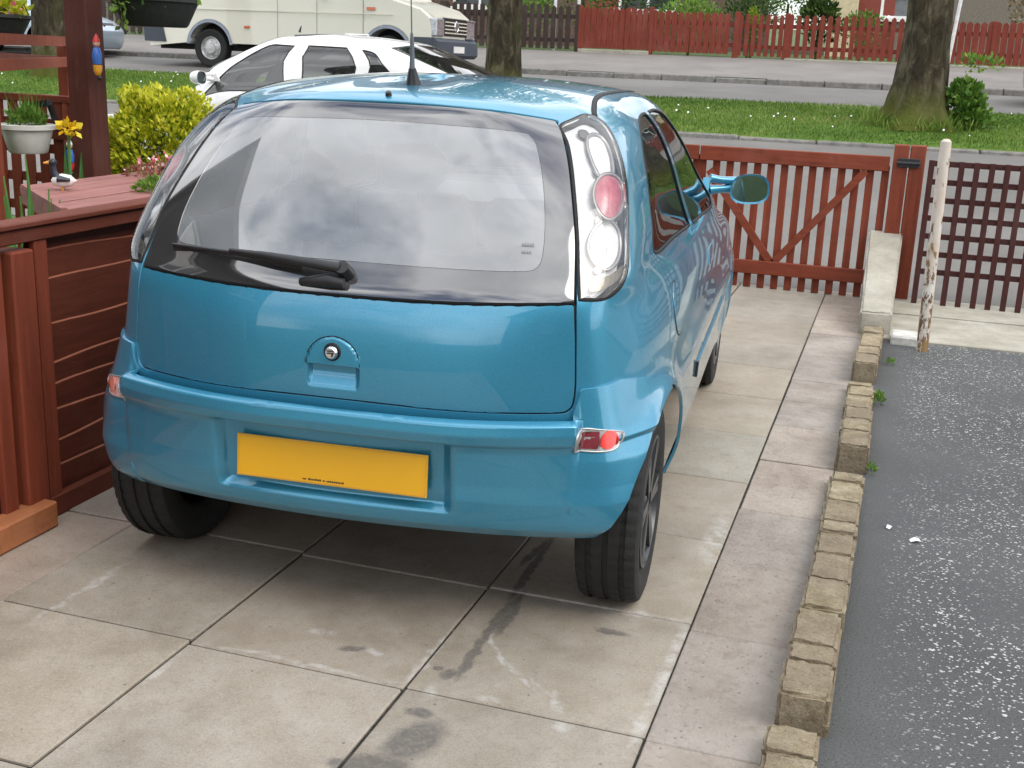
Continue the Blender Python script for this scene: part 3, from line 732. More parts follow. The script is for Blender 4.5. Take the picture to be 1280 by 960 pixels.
blot = t.noise(v, 3.6, 7, .68); c = t.mix(t.ramp(blot, [(.55, (0,)*3), (.74, (.38,)*3)]), c, (.16, .145, .12))
vo = t.n.new('ShaderNodeTexVoronoi'); vo.inputs['Scale'].default_value = 11; t.l.new(v, vo.inputs[0])
c = t.mix(t.math('MULTIPLY', t.math('LESS_THAN', vo.outputs['Distance'], .045), .6), c, (.08, .07, .06))
c = t.mix(1.0, c, at.outputs['Color'], 'MULTIPLY')
oil = stains(t, v, [(.372, .66, .011, .22, .03), (.388, .28, .012, .12, 0), (.392, .06, .013, .10, .05), (.345, .76, .010, .10, -.1), (.412, .30, .013, .085, 0), (.400, .42, .009, .05, 0), (.372, -.045, .018, .024, 0), (.335, -.03, .009, .010, 0), (.372, -.238, .028, .018, 0),
                    (.405, -.35, .045, .075, -.3), (.365, -.47, .06, .035, .2), (.30, -.50, .03, .02, .2), (.095, -.02, .030, .014, .5), (.70, .333, .038, .014, 0)], .016, 26)
c = t.mix(t.math('MULTIPLY', t.math('MULTIPLY', t.math('MINIMUM', t.math('MULTIPLY', oil, 1.5), 1.0), t.ramp(t.noise(v, 60, 5, .8), [(.35, (.55,)*3), (.55, (1,)*3)])), .76), c, (.085, .080, .078))
lime = stains(t, v, [(.44, .12, .006, .10, .5), (.53, .02, .007, .08, .8), (.62, -.03, .006, .06, .9), (.66, -.08, .010, .05, .3), (.70, -.17, .022, .025, 0), (-.016, .034, .03, .013, .2), (.14, -.01, .025, .013, 0), (.17, -.02, .016, .010, 0), (.495, -.125, .03, .016, 0), (.36, -.14, .012, .03, 0),
    (.88, .2, .018, .25, 0), (.87, -.1, .012, .1, 0), (.86, 1.1, .03, .2, 0), (.6, .47, .25, .018, 0), (.0, -.135, .22, .010, 0), (.29, .0, .012, .14, 0), (-.3, -.3, .010, .08, 0), (-.75, .0, .012, .2, 0)], .03, 16)
c = t.mix(t.math('MULTIPLY', t.math('MULTIPLY', lime, t.ramp(t.noise(v, 20, 5, .7), [(.4, (0,)*3), (.62, (1,)*3)])), .42), c, (.60, .60, .60))
t.bump(t.math('ADD', t.math('MULTIPLY', fine_, .6), mid), .35, .004)
t.set(Base_Color=c, Roughness=t.ramp(big, [(.3, (.62,)*3), (.7, (.85,)*3)]), Specular_IOR_Level=.4)
M_SLAB = t.m
def slab_mesh(name, cells, mat, gap=.0028, bev=.0035, depth=.05, tones=None, wob=.002):
    m = MB(); cnt = []
    for i, (x0, y0, x1, y1) in enumerate(cells):
        k0 = len(m.v); g = gap+random.uniform(-.0015, .002)
        m.box(x0+g, y0+g, -depth, x1-g, y1-g, random.uniform(-wob, wob), bev=bev); cnt.append(len(m.v)-k0)
    o = m.build(name, mat); me = o.data; a = me.color_attributes.new('tone', 'FLOAT_COLOR', 'POINT'); c_ = []
    for i, n_ in enumerate(cnt):
        tn = tones(i) if tones else (1, 1, 1)
        c_ += [*tn, 1]*n_
    a.data.foreach_set('color', c_); return tag(o, kind='structure')
cells = []; tn_ = []
def wt(a=.90, b=1.10, warm=0):
    q = random.uniform(a, b); h = random.uniform(-.03, .03); return (q*(1+h+warm), q, q*(1-h+warm*.4))
for (x0, x1, off, wm) in ((-1.30, -.915, -.135, .06), (-.915, -.31, -.135, 0), (-.31, .295, -.155, .01), (.295, .893, -.145, 0)):
    for k in range(-6, 10):
        y0 = off+.612*k; y1 = min(y0+.612, 6.0)
        if y1-y0 > .1: cells.append((x0, y0, x1, y1)); tn_.append(wt(warm=wm))
sl = slab_mesh('driveway', cells, M_SLAB, tones=lambda i: tn_[i])
t = NT('joint_grit'); v = t.coord(); t.set(Base_Color=t.ramp(t.noise(v, 30, 4), [(.42, (.018, .016, .014)), (.66, (.05, .045, .04)), (.74, (.40, .39, .36))]), Roughness=.95); M_JOINT = t.m
mb = MB(); mb.box(-1.32, -4, -.12, .90, 6.0, -.007); tag(mb.build('joint_bed', M_JOINT), kind='structure')
# rough pinkish cast concrete strip beside the slabs
t = NT('rough_pinkish_concrete'); v = t.coord(); b_ = t.noise(v, 3, 7, .65); f_ = t.noise(v, 45, 6, .75)
c = t.ramp(b_, [(.3, (.26, .220, .185)), (.5, (.37, .320, .275)), (.72, (.46, .405, .355))])
c = t.mix(t.ramp(f_, [(.30, (.65,)*3), (.42, (0,)*3)]), c, (.12, .095, .08))
vo = t.n.new('ShaderNodeTexVoronoi'); vo.inputs['Scale'].default_value = 26; t.l.new(v, vo.inputs[0])
c = t.mix(t.math('MULTIPLY', t.math('LESS_THAN', vo.outputs['Distance'], .10), .55), c, (.10, .08, .065))
c = t.mix(t.ramp(t.noise(v, 170, 3, .7), [(.56, (0,)*3), (.7, (.4,)*3)]), c, (.56, .50, .46)); c = t.mix(t.ramp(t.noise(v, 5, 6, .7), [(.55, (0,)*3), (.72, (.35,)*3)]), c, (.19, .155, .12))
at = t.n.new('ShaderNodeAttribute'); at.attribute_name = 'tone'; c = t.mix(1., c, at.outputs['Color'], 'MULTIPLY')
c = t.mix(t.ramp(t.noise(v, 14, 7, .75), [(.52, (0,)*3), (.66, (.38,)*3)]), c, (.21, .165, .13)); t.bump(t.math('ADD', f_, t.noise(v, 14, 6, .7)), .95, .012); t.set(Base_Color=c, Roughness=.9, Specular_IOR_Level=.3); M_STRIP = t.m
cells = []; y = -4.; tn2 = []
while y < 6.0:
    d = random.choice((.42, .5, .58)); cells.append((.895, y, 1.19, min(y+d, 6.0))); tn2.append(wt(.9, 1.08)); y += d
slab_mesh('path', cells, M_STRIP, gap=.0025, bev=.003, tones=lambda i: tn2[i], wob=.003)
# asphalt drive next door
t = NT('asphalt_with_white_chippings'); v = t.coord()
c = t.ramp(t.noise(v, 1.2, 6, .6), [(.3, (.070, .073, .073)), (.7, (.105, .108, .107))])
c = t.mix(t.ramp(t.noise(v, 170, 4, .8), [(.36, (.8,)*3), (.52, (0,)*3)]), c, (.022, .024, .026)); c = t.mix(t.ramp(t.noise(v, 120, 4, .8), [(.55, (0,)*3), (.7, (.5,)*3)]), c, (.16, .165, .165))
geo = t.n.new('ShaderNodeMapping'); geo.inputs['Rotation'].default_value = (0, 0, .35); geo.inputs['Scale'].default_value = (1, 1.25, 1); t.l.new(v, geo.inputs[0])
acc = None
for k, (sc_, th_, pr_) in enumerate(((36, .15, .20), (60, .17, .26), (95, .20, .24))):
    vo = t.n.new('ShaderNodeTexVoronoi'); vo.inputs['Scale'].default_value = sc_; vo.voronoi_dimensions = '2D'
    wv = t.n.new('ShaderNodeVectorMath'); wv.operation = 'MULTIPLY_ADD'; wv.inputs[1].default_value = (.012,)*3; nn = t.n.new('ShaderNodeTexNoise'); nn.inputs['Scale'].default_value = 90; t.l.new(v, nn.inputs[0]); t.l.new(nn.outputs[1], wv.inputs[0]); t.l.new(geo.outputs[0], wv.inputs[2]); t.l.new(wv.outputs[0], vo.inputs[0])
    sx = t.n.new('ShaderNodeSeparateColor'); t.l.new(vo.outputs['Color'], sx.inputs[0])
    thr = t.math('MULTIPLY', sx.outputs[1], th_*1.7)
    m_ = t.math('MULTIPLY', t.math('LESS_THAN', vo.outputs['Distance'], thr), t.math('LESS_THAN', sx.outputs[0], pr_))
    acc = m_ if acc is None else t.math('MAXIMUM', acc, m_)
patchy = t.ramp(t.noise(v, 1.6, 4, .5), [(.33, (.15,)*3), (.50, (1,)*3)])
sxx = t.n.new('ShaderNodeSeparateXYZ'); t.l.new(v, sxx.inputs[0]); near = t.math('MULTIPLY_ADD', sxx.outputs[0], 7.0, -9.6); near.node.use_clamp = True
acc = t.math('MULTIPLY', t.math('MULTIPLY', acc, patchy), near)
c = t.mix(t.math('MULTIPLY', acc, .9), c, (.50, .50, .47))
c = t.mix(t.math('MULTIPLY', t.ramp(t.noise(v, 2.2, 3), [(.66, (0,)*3), (.8, (1,)*3)]), .3), c, (.10, .065, .07))
t.bump(t.math('ADD', t.noise(v, 130, 4), t.math('MULTIPLY', acc, .6)), .55, .004)
t.set(Base_Color=c, Roughness=.85, Specular_IOR_Level=.25); M_ASPH = t.m
m = MB(); m.box(1.24, -4, -.12, 6.5, 4.53, 0); tag(m.build('neighbouring_driveway', M_ASPH), kind='structure')
t = NT('pale_concrete'); v = t.coord(); b_ = t.noise(v, 4, 7, .65); f_ = t.noise(v, 60, 5, .7)
c = t.ramp(b_, [(.3, (.25, .235, .19)), (.55, (.36, .34, .28)), (.75, (.46, .44, .38))]); c = t.mix(t.ramp(f_, [(.3, (.5,)*3), (.45, (0,)*3)]), c, (.15, .13, .1))
t.bump(f_, .5, .005); t.set(Base_Color=c, Roughness=.88); M_CONC = t.m
m = MB(); m.box(1.30, 4.54, -.1, 6.5, 5.30, .012, bev=.006); m.box(1.30, 5.31, -.1, 6.5, 5.9, .02, bev=.004); tag(m.build('pavement_edging', M_CONC), kind='structure')

# road, verge, kerbs, far road and pavement
t = NT('worn_grey_road'); v = t.coord(); b_ = t.noise(v, .8, 7, .6); f_ = t.noise(v, 70, 4, .7)
c = t.ramp(b_, [(.3, (.125, .119, .110)), (.7, (.185, .176, .164))]); c = t.mix(t.ramp(f_, [(.3, (.5,)*3), (.5, (0,)*3)]), c, (.10, .095, .09))
t.bump(f_, .4, .01); t.set(Base_Color=c, Roughness=.85); M_ROAD = t.m
sheet('road', -60, 60, [(6.0, -.005)]+pseg(6.5, 12.0), M_ROAD)
sheet('far_road', -60, 60, [(15.0, 1.01), (19.02, 1.23)], M_ROAD, dz=.004)
t = NT('far_pavement_tarmac'); v = t.coord(); c = t.ramp(t.noise(v, 1.3, 6, .6), [(.3, (.15, .14, .13)), (.7, (.21, .195, .18))]); t.bump(t.noise(v, 60), .3, .01); t.set(Base_Color=c, Roughness=.85); M_PAV = t.m
m = MB(); m.add([(-60, 19.13, 1.335), (60, 19.13, 1.335), (60, 22.6, 1.70), (-60, 22.6, 1.70)], [(0, 1, 2, 3)]); tag(m.build('far_pavement', M_PAV, fix=False), kind='structure')
t = NT('kerb_granite'); v = t.coord(); c = t.ramp(t.noise(v, 9, 6, .7), [(.3, (.11, .105, .095)), (.7, (.27, .26, .24))]); t.bump(t.noise(v, 50), .4, .01); t.set(Base_Color=c, Roughness=.85); M_KERB = t.m
def kerb_line(name, y, z0, z1, w_):
    m = MB(); x = -60
    while x < 60:
        d = random.uniform(.85, 1.0); a = random.uniform(-.012, .012); m.box(x+.006, y+a, z0, x+d-.006, y+w_+a, z1+random.uniform(-.012, .012), bev=.018); x += d
    tag(m.build(name, M_KERB), kind='structure')
kerb_line('near_kerb', 11.99, .5, .715, .11)
kerb_line('far_kerb', 19.0, 1.1, 1.335, .13)
t = NT('lawn_grass'); v = t.coord(); c = t.ramp(t.noise(v, 2.2, 6, .65), [(.3, (.05, .10, .014)), (.55, (.10, .18, .025)), (.8, (.17, .20, .06))]); t.bump(t.noise(v, 50, 4), .8, .03); t.set(Base_Color=c, Roughness=.95, Specular_IOR_Level=.2); M_LAWN = t.m
vg = [(12.1, .70), (12.3, .745), (13.0, .83), (14.0, .95), (14.8, 1.04), (15.02, 1.015)]
ver = sheet('grass_verge', -60, 60, vg, M_LAWN)
def verge_z(y): return float(np.interp(y, [p[0] for p in vg], [p[1] for p in vg]))
# garden lawn left of the fence
sheet('garden_ground', -12, -1.33, [(-4, -.02), (6.0, -.02)], M_SOIL, dz=.012)

# grass blades and daisies
def leaf_mat(name, cols, rough=.6, trans=.25):
    t = NT(name); a = t.n.new('ShaderNodeAttribute'); a.attribute_name = 'leafc'
    sx = t.n.new('ShaderNodeSeparateColor'); t.l.new(a.outputs['Color'], sx.inputs[0])
    c = t.ramp(sx.outputs[0], cols); t.set(Base_Color=c, Roughness=rough, Specular_IOR_Level=.35, Transmission_Weight=0.0)
    tr = t.n.new('ShaderNodeBsdfTranslucent'); t.l.new(c, tr.inputs[0]); ms = t.n.new('ShaderNodeMixShader'); ms.inputs[0].default_value = trans
    o = t.n['Material Output']; t.l.new(t.b.outputs[0], ms.inputs[1]); t.l.new(tr.outputs[0], ms.inputs[2]); t.l.new(ms.outputs[0], o.inputs[0])
    MATS[name] = t.m; return t.m
def leaves_mesh(name, mat, P, D, Nn, Ln, Wd, val, parent=None, kind=None, quad=True):
    """P base points, D direction, Nn side vectors -> rhombic leaves"""
    n = len(P); side = np.cross(D, Nn); side /= np.maximum(np.linalg.norm(side, axis=1, keepdims=True), 1e-9)
    a = P; b = P+D*(Ln*.5)[:, None]+side*(Wd*.5)[:, None]; c = P+D*Ln[:, None]; d = P+D*(Ln*.5)[:, None]-side*(Wd*.5)[:, None]
    V = np.stack([a, b, c, d], 1).reshape(-1, 3)
    me = bpy.data.meshes.new(name); me.vertices.add(4*n); me.vertices.foreach_set('co', V.ravel()); me.loops.add(4*n); me.loops.foreach_set('vertex_index', np.arange(4*n)); me.polygons.add(n)
    me.polygons.foreach_set('loop_start', np.arange(n)*4); me.update(calc_edges=True)
    ca = me.color_attributes.new('leafc', 'FLOAT_COLOR', 'POINT'); cc = np.ones((4*n, 4)); cc[:, :3] = np.repeat(val, 4)[:, None]; ca.data.foreach_set('color', cc.ravel())
    o = link(me, name, mat, parent); 
    if kind: tag(o, kind=kind)
    return o
def unit(a): return a/np.maximum(np.linalg.norm(a, axis=-1, keepdims=True), 1e-9)
M_BLADE = leaf_mat('grass_blades', [(.0, (.045, .10, .010)), (.5, (.115, .21, .025)), (.85, (.24, .32, .07)), (1., (.36, .34, .14))], .7, .3)
n = 70000
X = RNG.uniform(-14, 7.5, n); Y = 12.14+RNG.random(n)**1.0*2.85
P = np.stack([X, Y, np.interp(Y, [p[0] for p in vg], [p[1] for p in vg])-.005], 1)
D = unit(np.stack([RNG.normal(0, .35, n), RNG.normal(0, .35, n), np.ones(n)], 1)); tuft = .5+.5*np.sin(X*2.1+np.sin(Y*3)*2)*np.sin(Y*4.3+X)
leaves_mesh('grass', M_BLADE, P, D, unit(RNG.normal(size=(n, 3))), RNG.uniform(.025, .06, n)*(.7+.6*tuft), RNG.uniform(.008, .015, n), np.clip(RNG.normal(.45, .22, n)+.25*(tuft-.5)+.22*np.sin(X*.9+Y*1.3)*np.sin(Y*2.2-X*.5), 0, 1), kind='stuff')
m = MB()
M_DAISY = plain('daisy_white', (.8, .8, .76), .7, 0, .05, 20, 0)
for k in range(200):
    x, y = random.uniform(-13, 7), random.triangular(12.3, 14.9, 13.2); z = verge_z(y)+random.uniform(.035, .065); r_ = random.uniform(.007, .016)
    if math.sin(x*1.7)+math.sin(y*3+x) < -.3: continue
    m.add([(x+r_*math.cos(a), y+r_*math.sin(a)*.7, z+r_*math.sin(a)*.8) for a in np.linspace(0, 2*PI, 7)[:-1]], [tuple(range(6))])
tag(m.build('daisies', M_DAISY, fix=False), kind='stuff')

# ------------------------------------------------------------------ brick kerb runs (edge between the two drives)
t = NT('weathered_buff_brick'); v = t.coord(); b_ = t.noise(v, 11, 7, .7); f_ = t.noise(v, 70, 5, .75)
c = t.ramp(b_, [(.3, (.17, .135, .085)), (.5, (.31, .255, .165)), (.72, (.46, .40, .28))]); c = t.mix(t.ramp(f_, [(.32, (.75,)*3), (.47, (0,)*3)]), c, (.10, .07, .04))
c = t.mix(t.ramp(t.noise(v, 5, 4), [(.6, (0,)*3), (.75, (.35,)*3)]), c, (.15, .17, .06)); c = t.mix(t.ramp(t.noise(v, 3.3, 3), [(.42, (.5,)*3), (.6, (0,)*3)]), c, (.17, .13, .10)); c = t.mix(t.ramp(t.noise(v, 150, 3, .8), [(.55, (0,)*3), (.7, (.4,)*3)]), c, (.55, .47, .33))
t.bump(t.math('ADD', f_, b_), .9, .010); t.set(Base_Color=c, Roughness=.92, Specular_IOR_Level=.25); M_BRICK = t.m
def brick_run(y0, y1, z0, z1, x0, x1, label, lens):
    m = MB(); y = y0; L_ = y1-y0; i = 0
    while y < y1-.03:
        d = min(lens[i % len(lens)], y1-y); a0 = (y-y0)/L_; zt = z0+(z1-z0)*a0; zt2 = z0+(z1-z0)*(a0+d/L_)
        xa = x0+(x1-x0)*a0; j = random.uniform(-.004, .004); h = random.uniform(-.004, .004); w_ = .118
        bm = bmesh.new(); bmesh.ops.create_cube(bm, size=1)
        for q in bm.verts: q.co = Vector((xa+w_/2+j+q.co.x*w_, y+d/2+q.co.y*(d-.007), 0)) + Vector((0, 0, (zt if q.co.y < 0 else zt2)+h if q.co.z > 0 else -.06))
        # (y test uses local sign)
        bm.free()
        ca = [(xa+j, y+.0035), (xa+w_+j, y+.0035), (xa+w_+j, y+d-.0035), (xa+j, y+d-.0035)]
        bm = bmesh.new(); vb = [bm.verts.new((p[0], p[1], -.06)) for p in ca]; vt_ = [bm.verts.new((p[0], p[1], (zt if k < 2 else zt2)+h)) for k, p in enumerate(ca)]
        bm.faces.new(vb[::-1]); bm.faces.new(vt_); [bm.faces.new((vb[k], vb[(k+1) % 4], vt_[(k+1) % 4], vt_[k])) for k in range(4)]
        bmesh.ops.bevel(bm, geom=list(bm.edges), offset=.009, segments=2, affect='EDGES')
        bmesh.ops.subdivide_edges(bm, edges=[e_ for e_ in bm.edges if e_.calc_length() > .05], cuts=5, use_grid_fill=True)
        for q in bm.verts:
            q.co += Vector((random.uniform(-1, 1), random.uniform(-1, 1), random.uniform(-1, 1)))*.0022
        bmesh.ops.recalc_face_normals(bm, faces=bm.faces); bm.verts.index_update()
        m.add([q.co for q in bm.verts], [[q.index for q in f.verts] for f in bm.faces]); bm.free()
        y += d; i += 1
    # mortar bed
    m.box(min(x0, x1)+.008, y0+.01, -.05, max(x0, x1)+.105, y1-.01, min(z0, z1)-.016)
    o = m.build('brick_kerb', M_BRICK, angle=40)
    return tag(o, label, 'kerb', 'brick kerb between the two driveways')
brick_run(-1.5, -.06, .09, .055, 1.165, 1.158, 'lowest nearest run of buff bricks edging the driveway, at the bottom of the photo', (.22, .21, .225))
brick_run(.0, 1.84, .100, .045, 1.168, 1.186, 'longest run of buff bricks in the middle of the edging beside the wet asphalt', (.19, .11, .225, .23, .215))
brick_run(1.98, 3.26, .115, .045, 1.187, 1.175, 'run of buff edging bricks between the longest run and the one by the concrete wall', (.26, .22, .225))
brick_run(3.42, 4.60, .11, .06, 1.180, 1.195, 'farthest short run of buff edging bricks, butting against the sloping concrete wall', (.25, .22, .2))
# sloping concrete wall end by the gate
bm = bmesh.new()
cs = [(1.165, 4.60, .14), (1.345, 4.62, .14), (1.345, 4.95, .20), (1.355, 5.85, .47), (1.135, 5.85, .47), (1.16, 4.95, .20)]
vb = [bm.verts.new((x, y, -.06)) for x, y, z in cs]; vt_ = [bm.verts.new(c_) for c_ in cs]
bm.faces.new(vb[::-1]); bm.faces.new((vt_[0], vt_[1], vt_[2], vt_[5])); bm.faces.new((vt_[5], vt_[2], vt_[3], vt_[4]))
for k in range(6): bm.faces.new((vb[k], vb[(k+1) % 6], vt_[(k+1) % 6], vt_[k]))
bmesh.ops.bevel(bm, geom=list(bm.edges), offset=.012, segments=2, affect='EDGES')
bmesh.ops.subdivide_edges(bm, edges=[e_ for e_ in bm.edges if e_.calc_length() > .12], cuts=5, use_grid_fill=True)
for q in bm.verts: q.co += Vector((random.uniform(-1, 1), random.uniform(-1, 1), random.uniform(-1, 1)))*.003
bmesh.ops.recalc_face_normals(bm, faces=bm.faces)
me = bpy.data.meshes.new('low_wall'); bm.to_mesh(me); bm.free(); me.shade_smooth(); me.set_sharp_from_angle(angle=math.radians(40))
tag(link(me, 'low_wall', M_CONC), 'low pale concrete wall with sloping top, running up to the red gate post', 'wall')
m = MB(); m.box(1.352, 4.42, -.05, 1.50, 4.62, .05, bev=.01); tag(m.build('concrete_block', plain('whitewashed_concrete', (.50, .49, .46), .9, 0, .25, 25, .6)), 'small whitewashed concrete block at the foot of the rusty pole', 'block')

SCR = plain('white_scrap', (.7, .75, .75), .7, 0, .1, 30, 0)
for x, y, a_, lb in ((1.485, 1.35, .3, 'larger crumpled white scrap lying on the speckled asphalt'), (1.40, 1.44, 1.2, 'smaller flat white scrap on the asphalt, nearer the brick kerb')):
    m = MB(); k_ = .018 if a_ < 1 else .013
    m.add([(-k_, -k_*.6, .002), (0, -k_*.8, .010), (k_, -k_*.3, .003), (k_*.8, k_*.7, .008), (-k_*.2, k_*.5, .012), (-k_, k_*.4, .004)], [(0, 1, 4, 5), (1, 2, 3, 4)])
    o = m.build('paper_scrap', SCR, loc=(x, y, .001), fix=False); o.rotation_euler = (0, 0, a_); tag(o, lb, 'scrap')
# ------------------------------------------------------------------ gate
def picket(m, x, y, z0, z1, w_=.050, t_=.018, lean=0):
    Mx = Matrix.Translation((x, y, z0)) @ Matrix.Rotation(lean, 4, 'Y'); m.box(-w_/2, -t_/2, 0, w_/2, t_/2, z1-z0, M=Mx, bev=.003)
GY = 5.86
def gate_leaf(x0, x1, label):
    g = empty('driveway_gate', ((x0+x1)/2, GY, 0), 0, label, 'gate', 'leaves of the red wooden driveway gate'); ox = (x0+x1)/2
    m = MB(); m.box(x0-ox, -.045, .865, x1-ox, -.012, .965, bev=.005); m.build('top_rail', WR, g)
    m = MB(); m.box(x0-ox, -.045, .10, x1-ox, -.012, .195, bev=.005); m.build('bottom_rail', WR, g)
    n_ = int(round((x1-x0)/.0945))
    for k in range(n_+1):
        m = MB(); x = x0+.02+(x1-x0-.04)*k/n_-ox; picket(m, x, .0, .0, .90, lean=random.uniform(-.004, .004)); m.build('picket', WR if 0 else WRZ, g)
    return g
gR = gate_leaf(-.05, 1.215, 'right leaf of the red picket gate, with the diagonal brace rising to the latch post')
gL = gate_leaf(-1.32, -.06, 'left leaf of the red picket gate, mostly hidden in front of the blue car')
for g, a, b in ((gR, (1.07-.5825, .86), (.52-.5825, .19)), (gR, (.02-.5825, .80), (.50-.5825, .19)), (gL, (-.08+.69, .80), (-.62+.69, .19)), (gL, (-1.2+.69, .80), (-.64+.69, .19))):
    m = MB(); m.bar((a[0], -.0285, a[1]), (b[0], -.0285, b[1]), .05, .024, up=(0, 1, 0)); m.build('brace', WR, g)
m = MB(); m.box(-.048, -.045, 0, .048, .045, 1.045, bev=.006); p_ = m.build('gate_post', WRZ, loc=(1.283, GY, 0)); tag(p_, 'square red gate post standing behind the concrete wall, left one of the pair', 'post')
m = MB(); m.box(-.05, -.05, 0, .05, .05, 1.045, bev=.006); p2 = m.build('gate_post', WRZ, loc=(1.388, GY+.01, 0)); tag(p2, 'square red gate post next to the dark trellis, right one of the pair', 'post')
lt = empty('gate_latch', (1.335, GY-.055, .93), 0, 'black iron slide latch bolted across the two red gate posts', 'latch')
m = MB(); m.box(-.07, -.004, -.03, .07, .004, .03, bev=.003); m.build('plate', BLK, lt)
m = MB(); m.tube([(-.075, -.016, 0), (.075, -.016, 0)], .010, 10); m.tube([(.03, -.016, 0), (.03, -.045, -.005)], .007, 8); m.build('bolt', BLK, lt)

# ------------------------------------------------------------------ trellis
def trellis(name, x0, x1, y, z0, z1, dx, dz, w_, mv, mh, label, cat='trellis', group=None, foot=0., t_=.016, sag=0):
    e_ = empty(name, ((x0+x1)/2, y, 0), 0, label, cat, group); ox = (x0+x1)/2; n_ = int((x1-x0)/dx)
    m = MB()
    for k in range(n_+1): m.box(x0+k*dx-w_/2-ox, -t_, z0, x0+k*dx+w_/2-ox, 0, z1, bev=.002)
    m.build('upright_slats', mv, e_)
    m = MB(); k = 0; z = z1-w_*.6
    while z > z0+foot: m.box(x0-w_/2-ox, .001, z-w_/2, x1+w_/2-ox, t_, z+w_/2, bev=.002); z -= dz
    m.build('cross_slats', mh, e_); return e_
trellis('trellis_fence', 1.478, 3.40, 5.72, .02, .965, .0925, .118, .036, WDARK, WDX, 'dark maroon square trellis fence behind the rusty white pole', foot=.14)
trellis('trellis_fence', 3.5, 5.5, 5.72, .02, .965, .0925, .118, .036, WDARK, WDX, 'second dark maroon trellis panel beyond the right edge of the photo', foot=.14)

# rusty white pole
t = NT('flaking_white_paint_over_rust'); v = t.coord(scale=(1, 1, .45)); f_ = t.noise(v, 26, 7, .7); g_ = t.noise(v, 9, 5, .6)
sx = t.n.new('ShaderNodeSeparateXYZ'); t.l.new(t.coord(), sx.inputs[0]); low = t.ramp(sx.outputs[2], [(.05, (.13,)*3), (.45, (.03,)*3), (1., (.0,)*3)])
mk = t.ramp(t.math('ADD', f_, low), [(.575, (0,)*3), (.61, (1,)*3)])
c = t.mix(t.ramp(g_, [(.35, (0,)*3), (.65, (1,)*3)]), (.58, .56, .50), (.50, .40, .33)); c = t.mix(mk, c, t.ramp(g_, [(.4, (.11, .045, .018)), (.6, (.24, .15, .055))]))
t.bump(mk, .6, .004); t.set(Base_Color=c, Roughness=.7); M_RUST = t.m
m = MB(); m.tube([(0, 0, -.02), (-.012, 0, .55), (-.020, 0, 1.10), (-.020, 0, 1.155), (-.020, 0, 1.168)], [.032, .031, .030, .028, .014], 24)
tag(m.build('metal_pole', M_RUST, loc=(1.525, 4.33, 0), angle=40), 'white pole with flaking paint and rust, standing at the asphalt edge', 'pole')

# ------------------------------------------------------------------ left panel fence
FX = -1.20
WPALE = wood('pale_board_edge', (.26, .085, .045), 1)  # upper board edges coloured paler than the faces
def wav(m, x, y0, y1, z0, z1, k, rnd):
    """one wavy-edged overlapping board; its upper edge is coloured paler and shows as a thin ledge"""
    n_ = 30; vs = []; ph = rnd.uniform(0, 6); fr = rnd.uniform(.8, 2.0); am = rnd.uniform(.006, .015)
    for i in range(n_+1):
        y = y0+(y1-y0)*i/n_; wv = am*math.sin(fr*(y-y0)*2+ph)+.003*math.sin(9*y+ph*2)+rnd.uniform(-.0006, .0006)
        vs += [(x+.000, y, z0-.02), (x+.012, y, z1-.004+wv), (x+.005, y, z1+wv), (x-.008, y, z0-.02)]
    b0 = len(m.f)
    for a in range(4):
        m.cur = 1 if a == 1 else 0
        m.add(vs if a == 0 else [], [])
        base = len(m.v)-len(vs)
        for i in range(n_): m.f.append([base+i*4+a, base+i*4+(a+1) % 4, base+(i+1)*4+(a+1) % 4, base+(i+1)*4+a]); m.mi.append(m.cur)
    m.cur = 0
TOPH = [.93]
def waney_panel(y0, y1, label, ext=0., bat=None):
    g = empty('board_fence', (FX, y0, 0), 0, label, 'fence', 'red wavy-board panels of the left fence'); L_ = y1-y0; rnd = random.Random(int(y0*100))
    m = MB(); zs = [.03, .155, .255, .345, .42, .50, .63, .76, .86, .93]
    for k in range(len(zs)-1): wav(m, -.012, .0, L_, zs[k], zs[k+1], k, rnd)
    m.build('boards', [WRY, WPALE], g)
    m = MB(); m.box(-.02, -ext, .900, .032, L_, .945, bev=.004); (m.build('top_rail', WRY, g) if y0 > 0 else None)
    m = MB(); m.box(.0, 0, .0, .03, L_, .07, bev=.004); m.build('bottom_rail', WRY, g)
    bat = bat or [.03, L_-.03] if L_ < .8 else [.03, L_*.333, L_*.667, L_-.03]
    for b_ in bat:
        m = MB(); m.box(.001, b_-.028, .06, .026, b_+.028, .905, bev=.003); m.build('batten', WRZ, g)
    m = MB(); m.box(-.045, -ext, .946, .045, L_, .964, bev=.004); (m.build('capping', WRY, g) if y0 > 0 else None)
    return g
waney_panel(.40, 2.20, 'red-brown wavy board fence panel beside the blue car, nearest complete one', 1.9, [.36, .95, 1.5, 1.77])
waney_panel(2.30, 4.05, 'red-brown wavy board fence panel hidden beyond the blue car, middle one')
waney_panel(4.15, 5.80, 'red-brown wavy board fence panel farthest away, next to the gate')
waney_panel(-1.5, .26, 'red-brown wavy board fence panel at the left edge of the photo, cut off', 0., [.3, .9])
for y, lb in ((.335, 'thick red fence post rising from the paving at the left edge of the photo'), (2.25, 'red fence post behind the rear corner of the blue car'), (4.10, 'red fence post between the middle and farthest fence panels')):
    m = MB(); m.box(-.05, -.048, 0, .040, .048, .880 if y < 1 else .955, bev=.006); tag(m.build('fence_post', WRZ, loc=(FX, y, 0)), lb, 'post')
m = MB(); m.box(-.05, -1.2, 0, .035, 0, .085, bev=.006); o = m.build('wooden_plank', WORANGE, loc=(-1.15, .36, 0)); tag(o, 'orange-brown plank on the paving at the foot of the left fence', 'plank')
m = MB(); m.box(-.2, -1.0, .0, -.005, 0, .045, bev=.006); o = m.build('wooden_step', WORANGE, loc=(-1.21, .30, 0)); tag(o, 'pale wooden step board tucked behind the orange-brown plank', 'step')
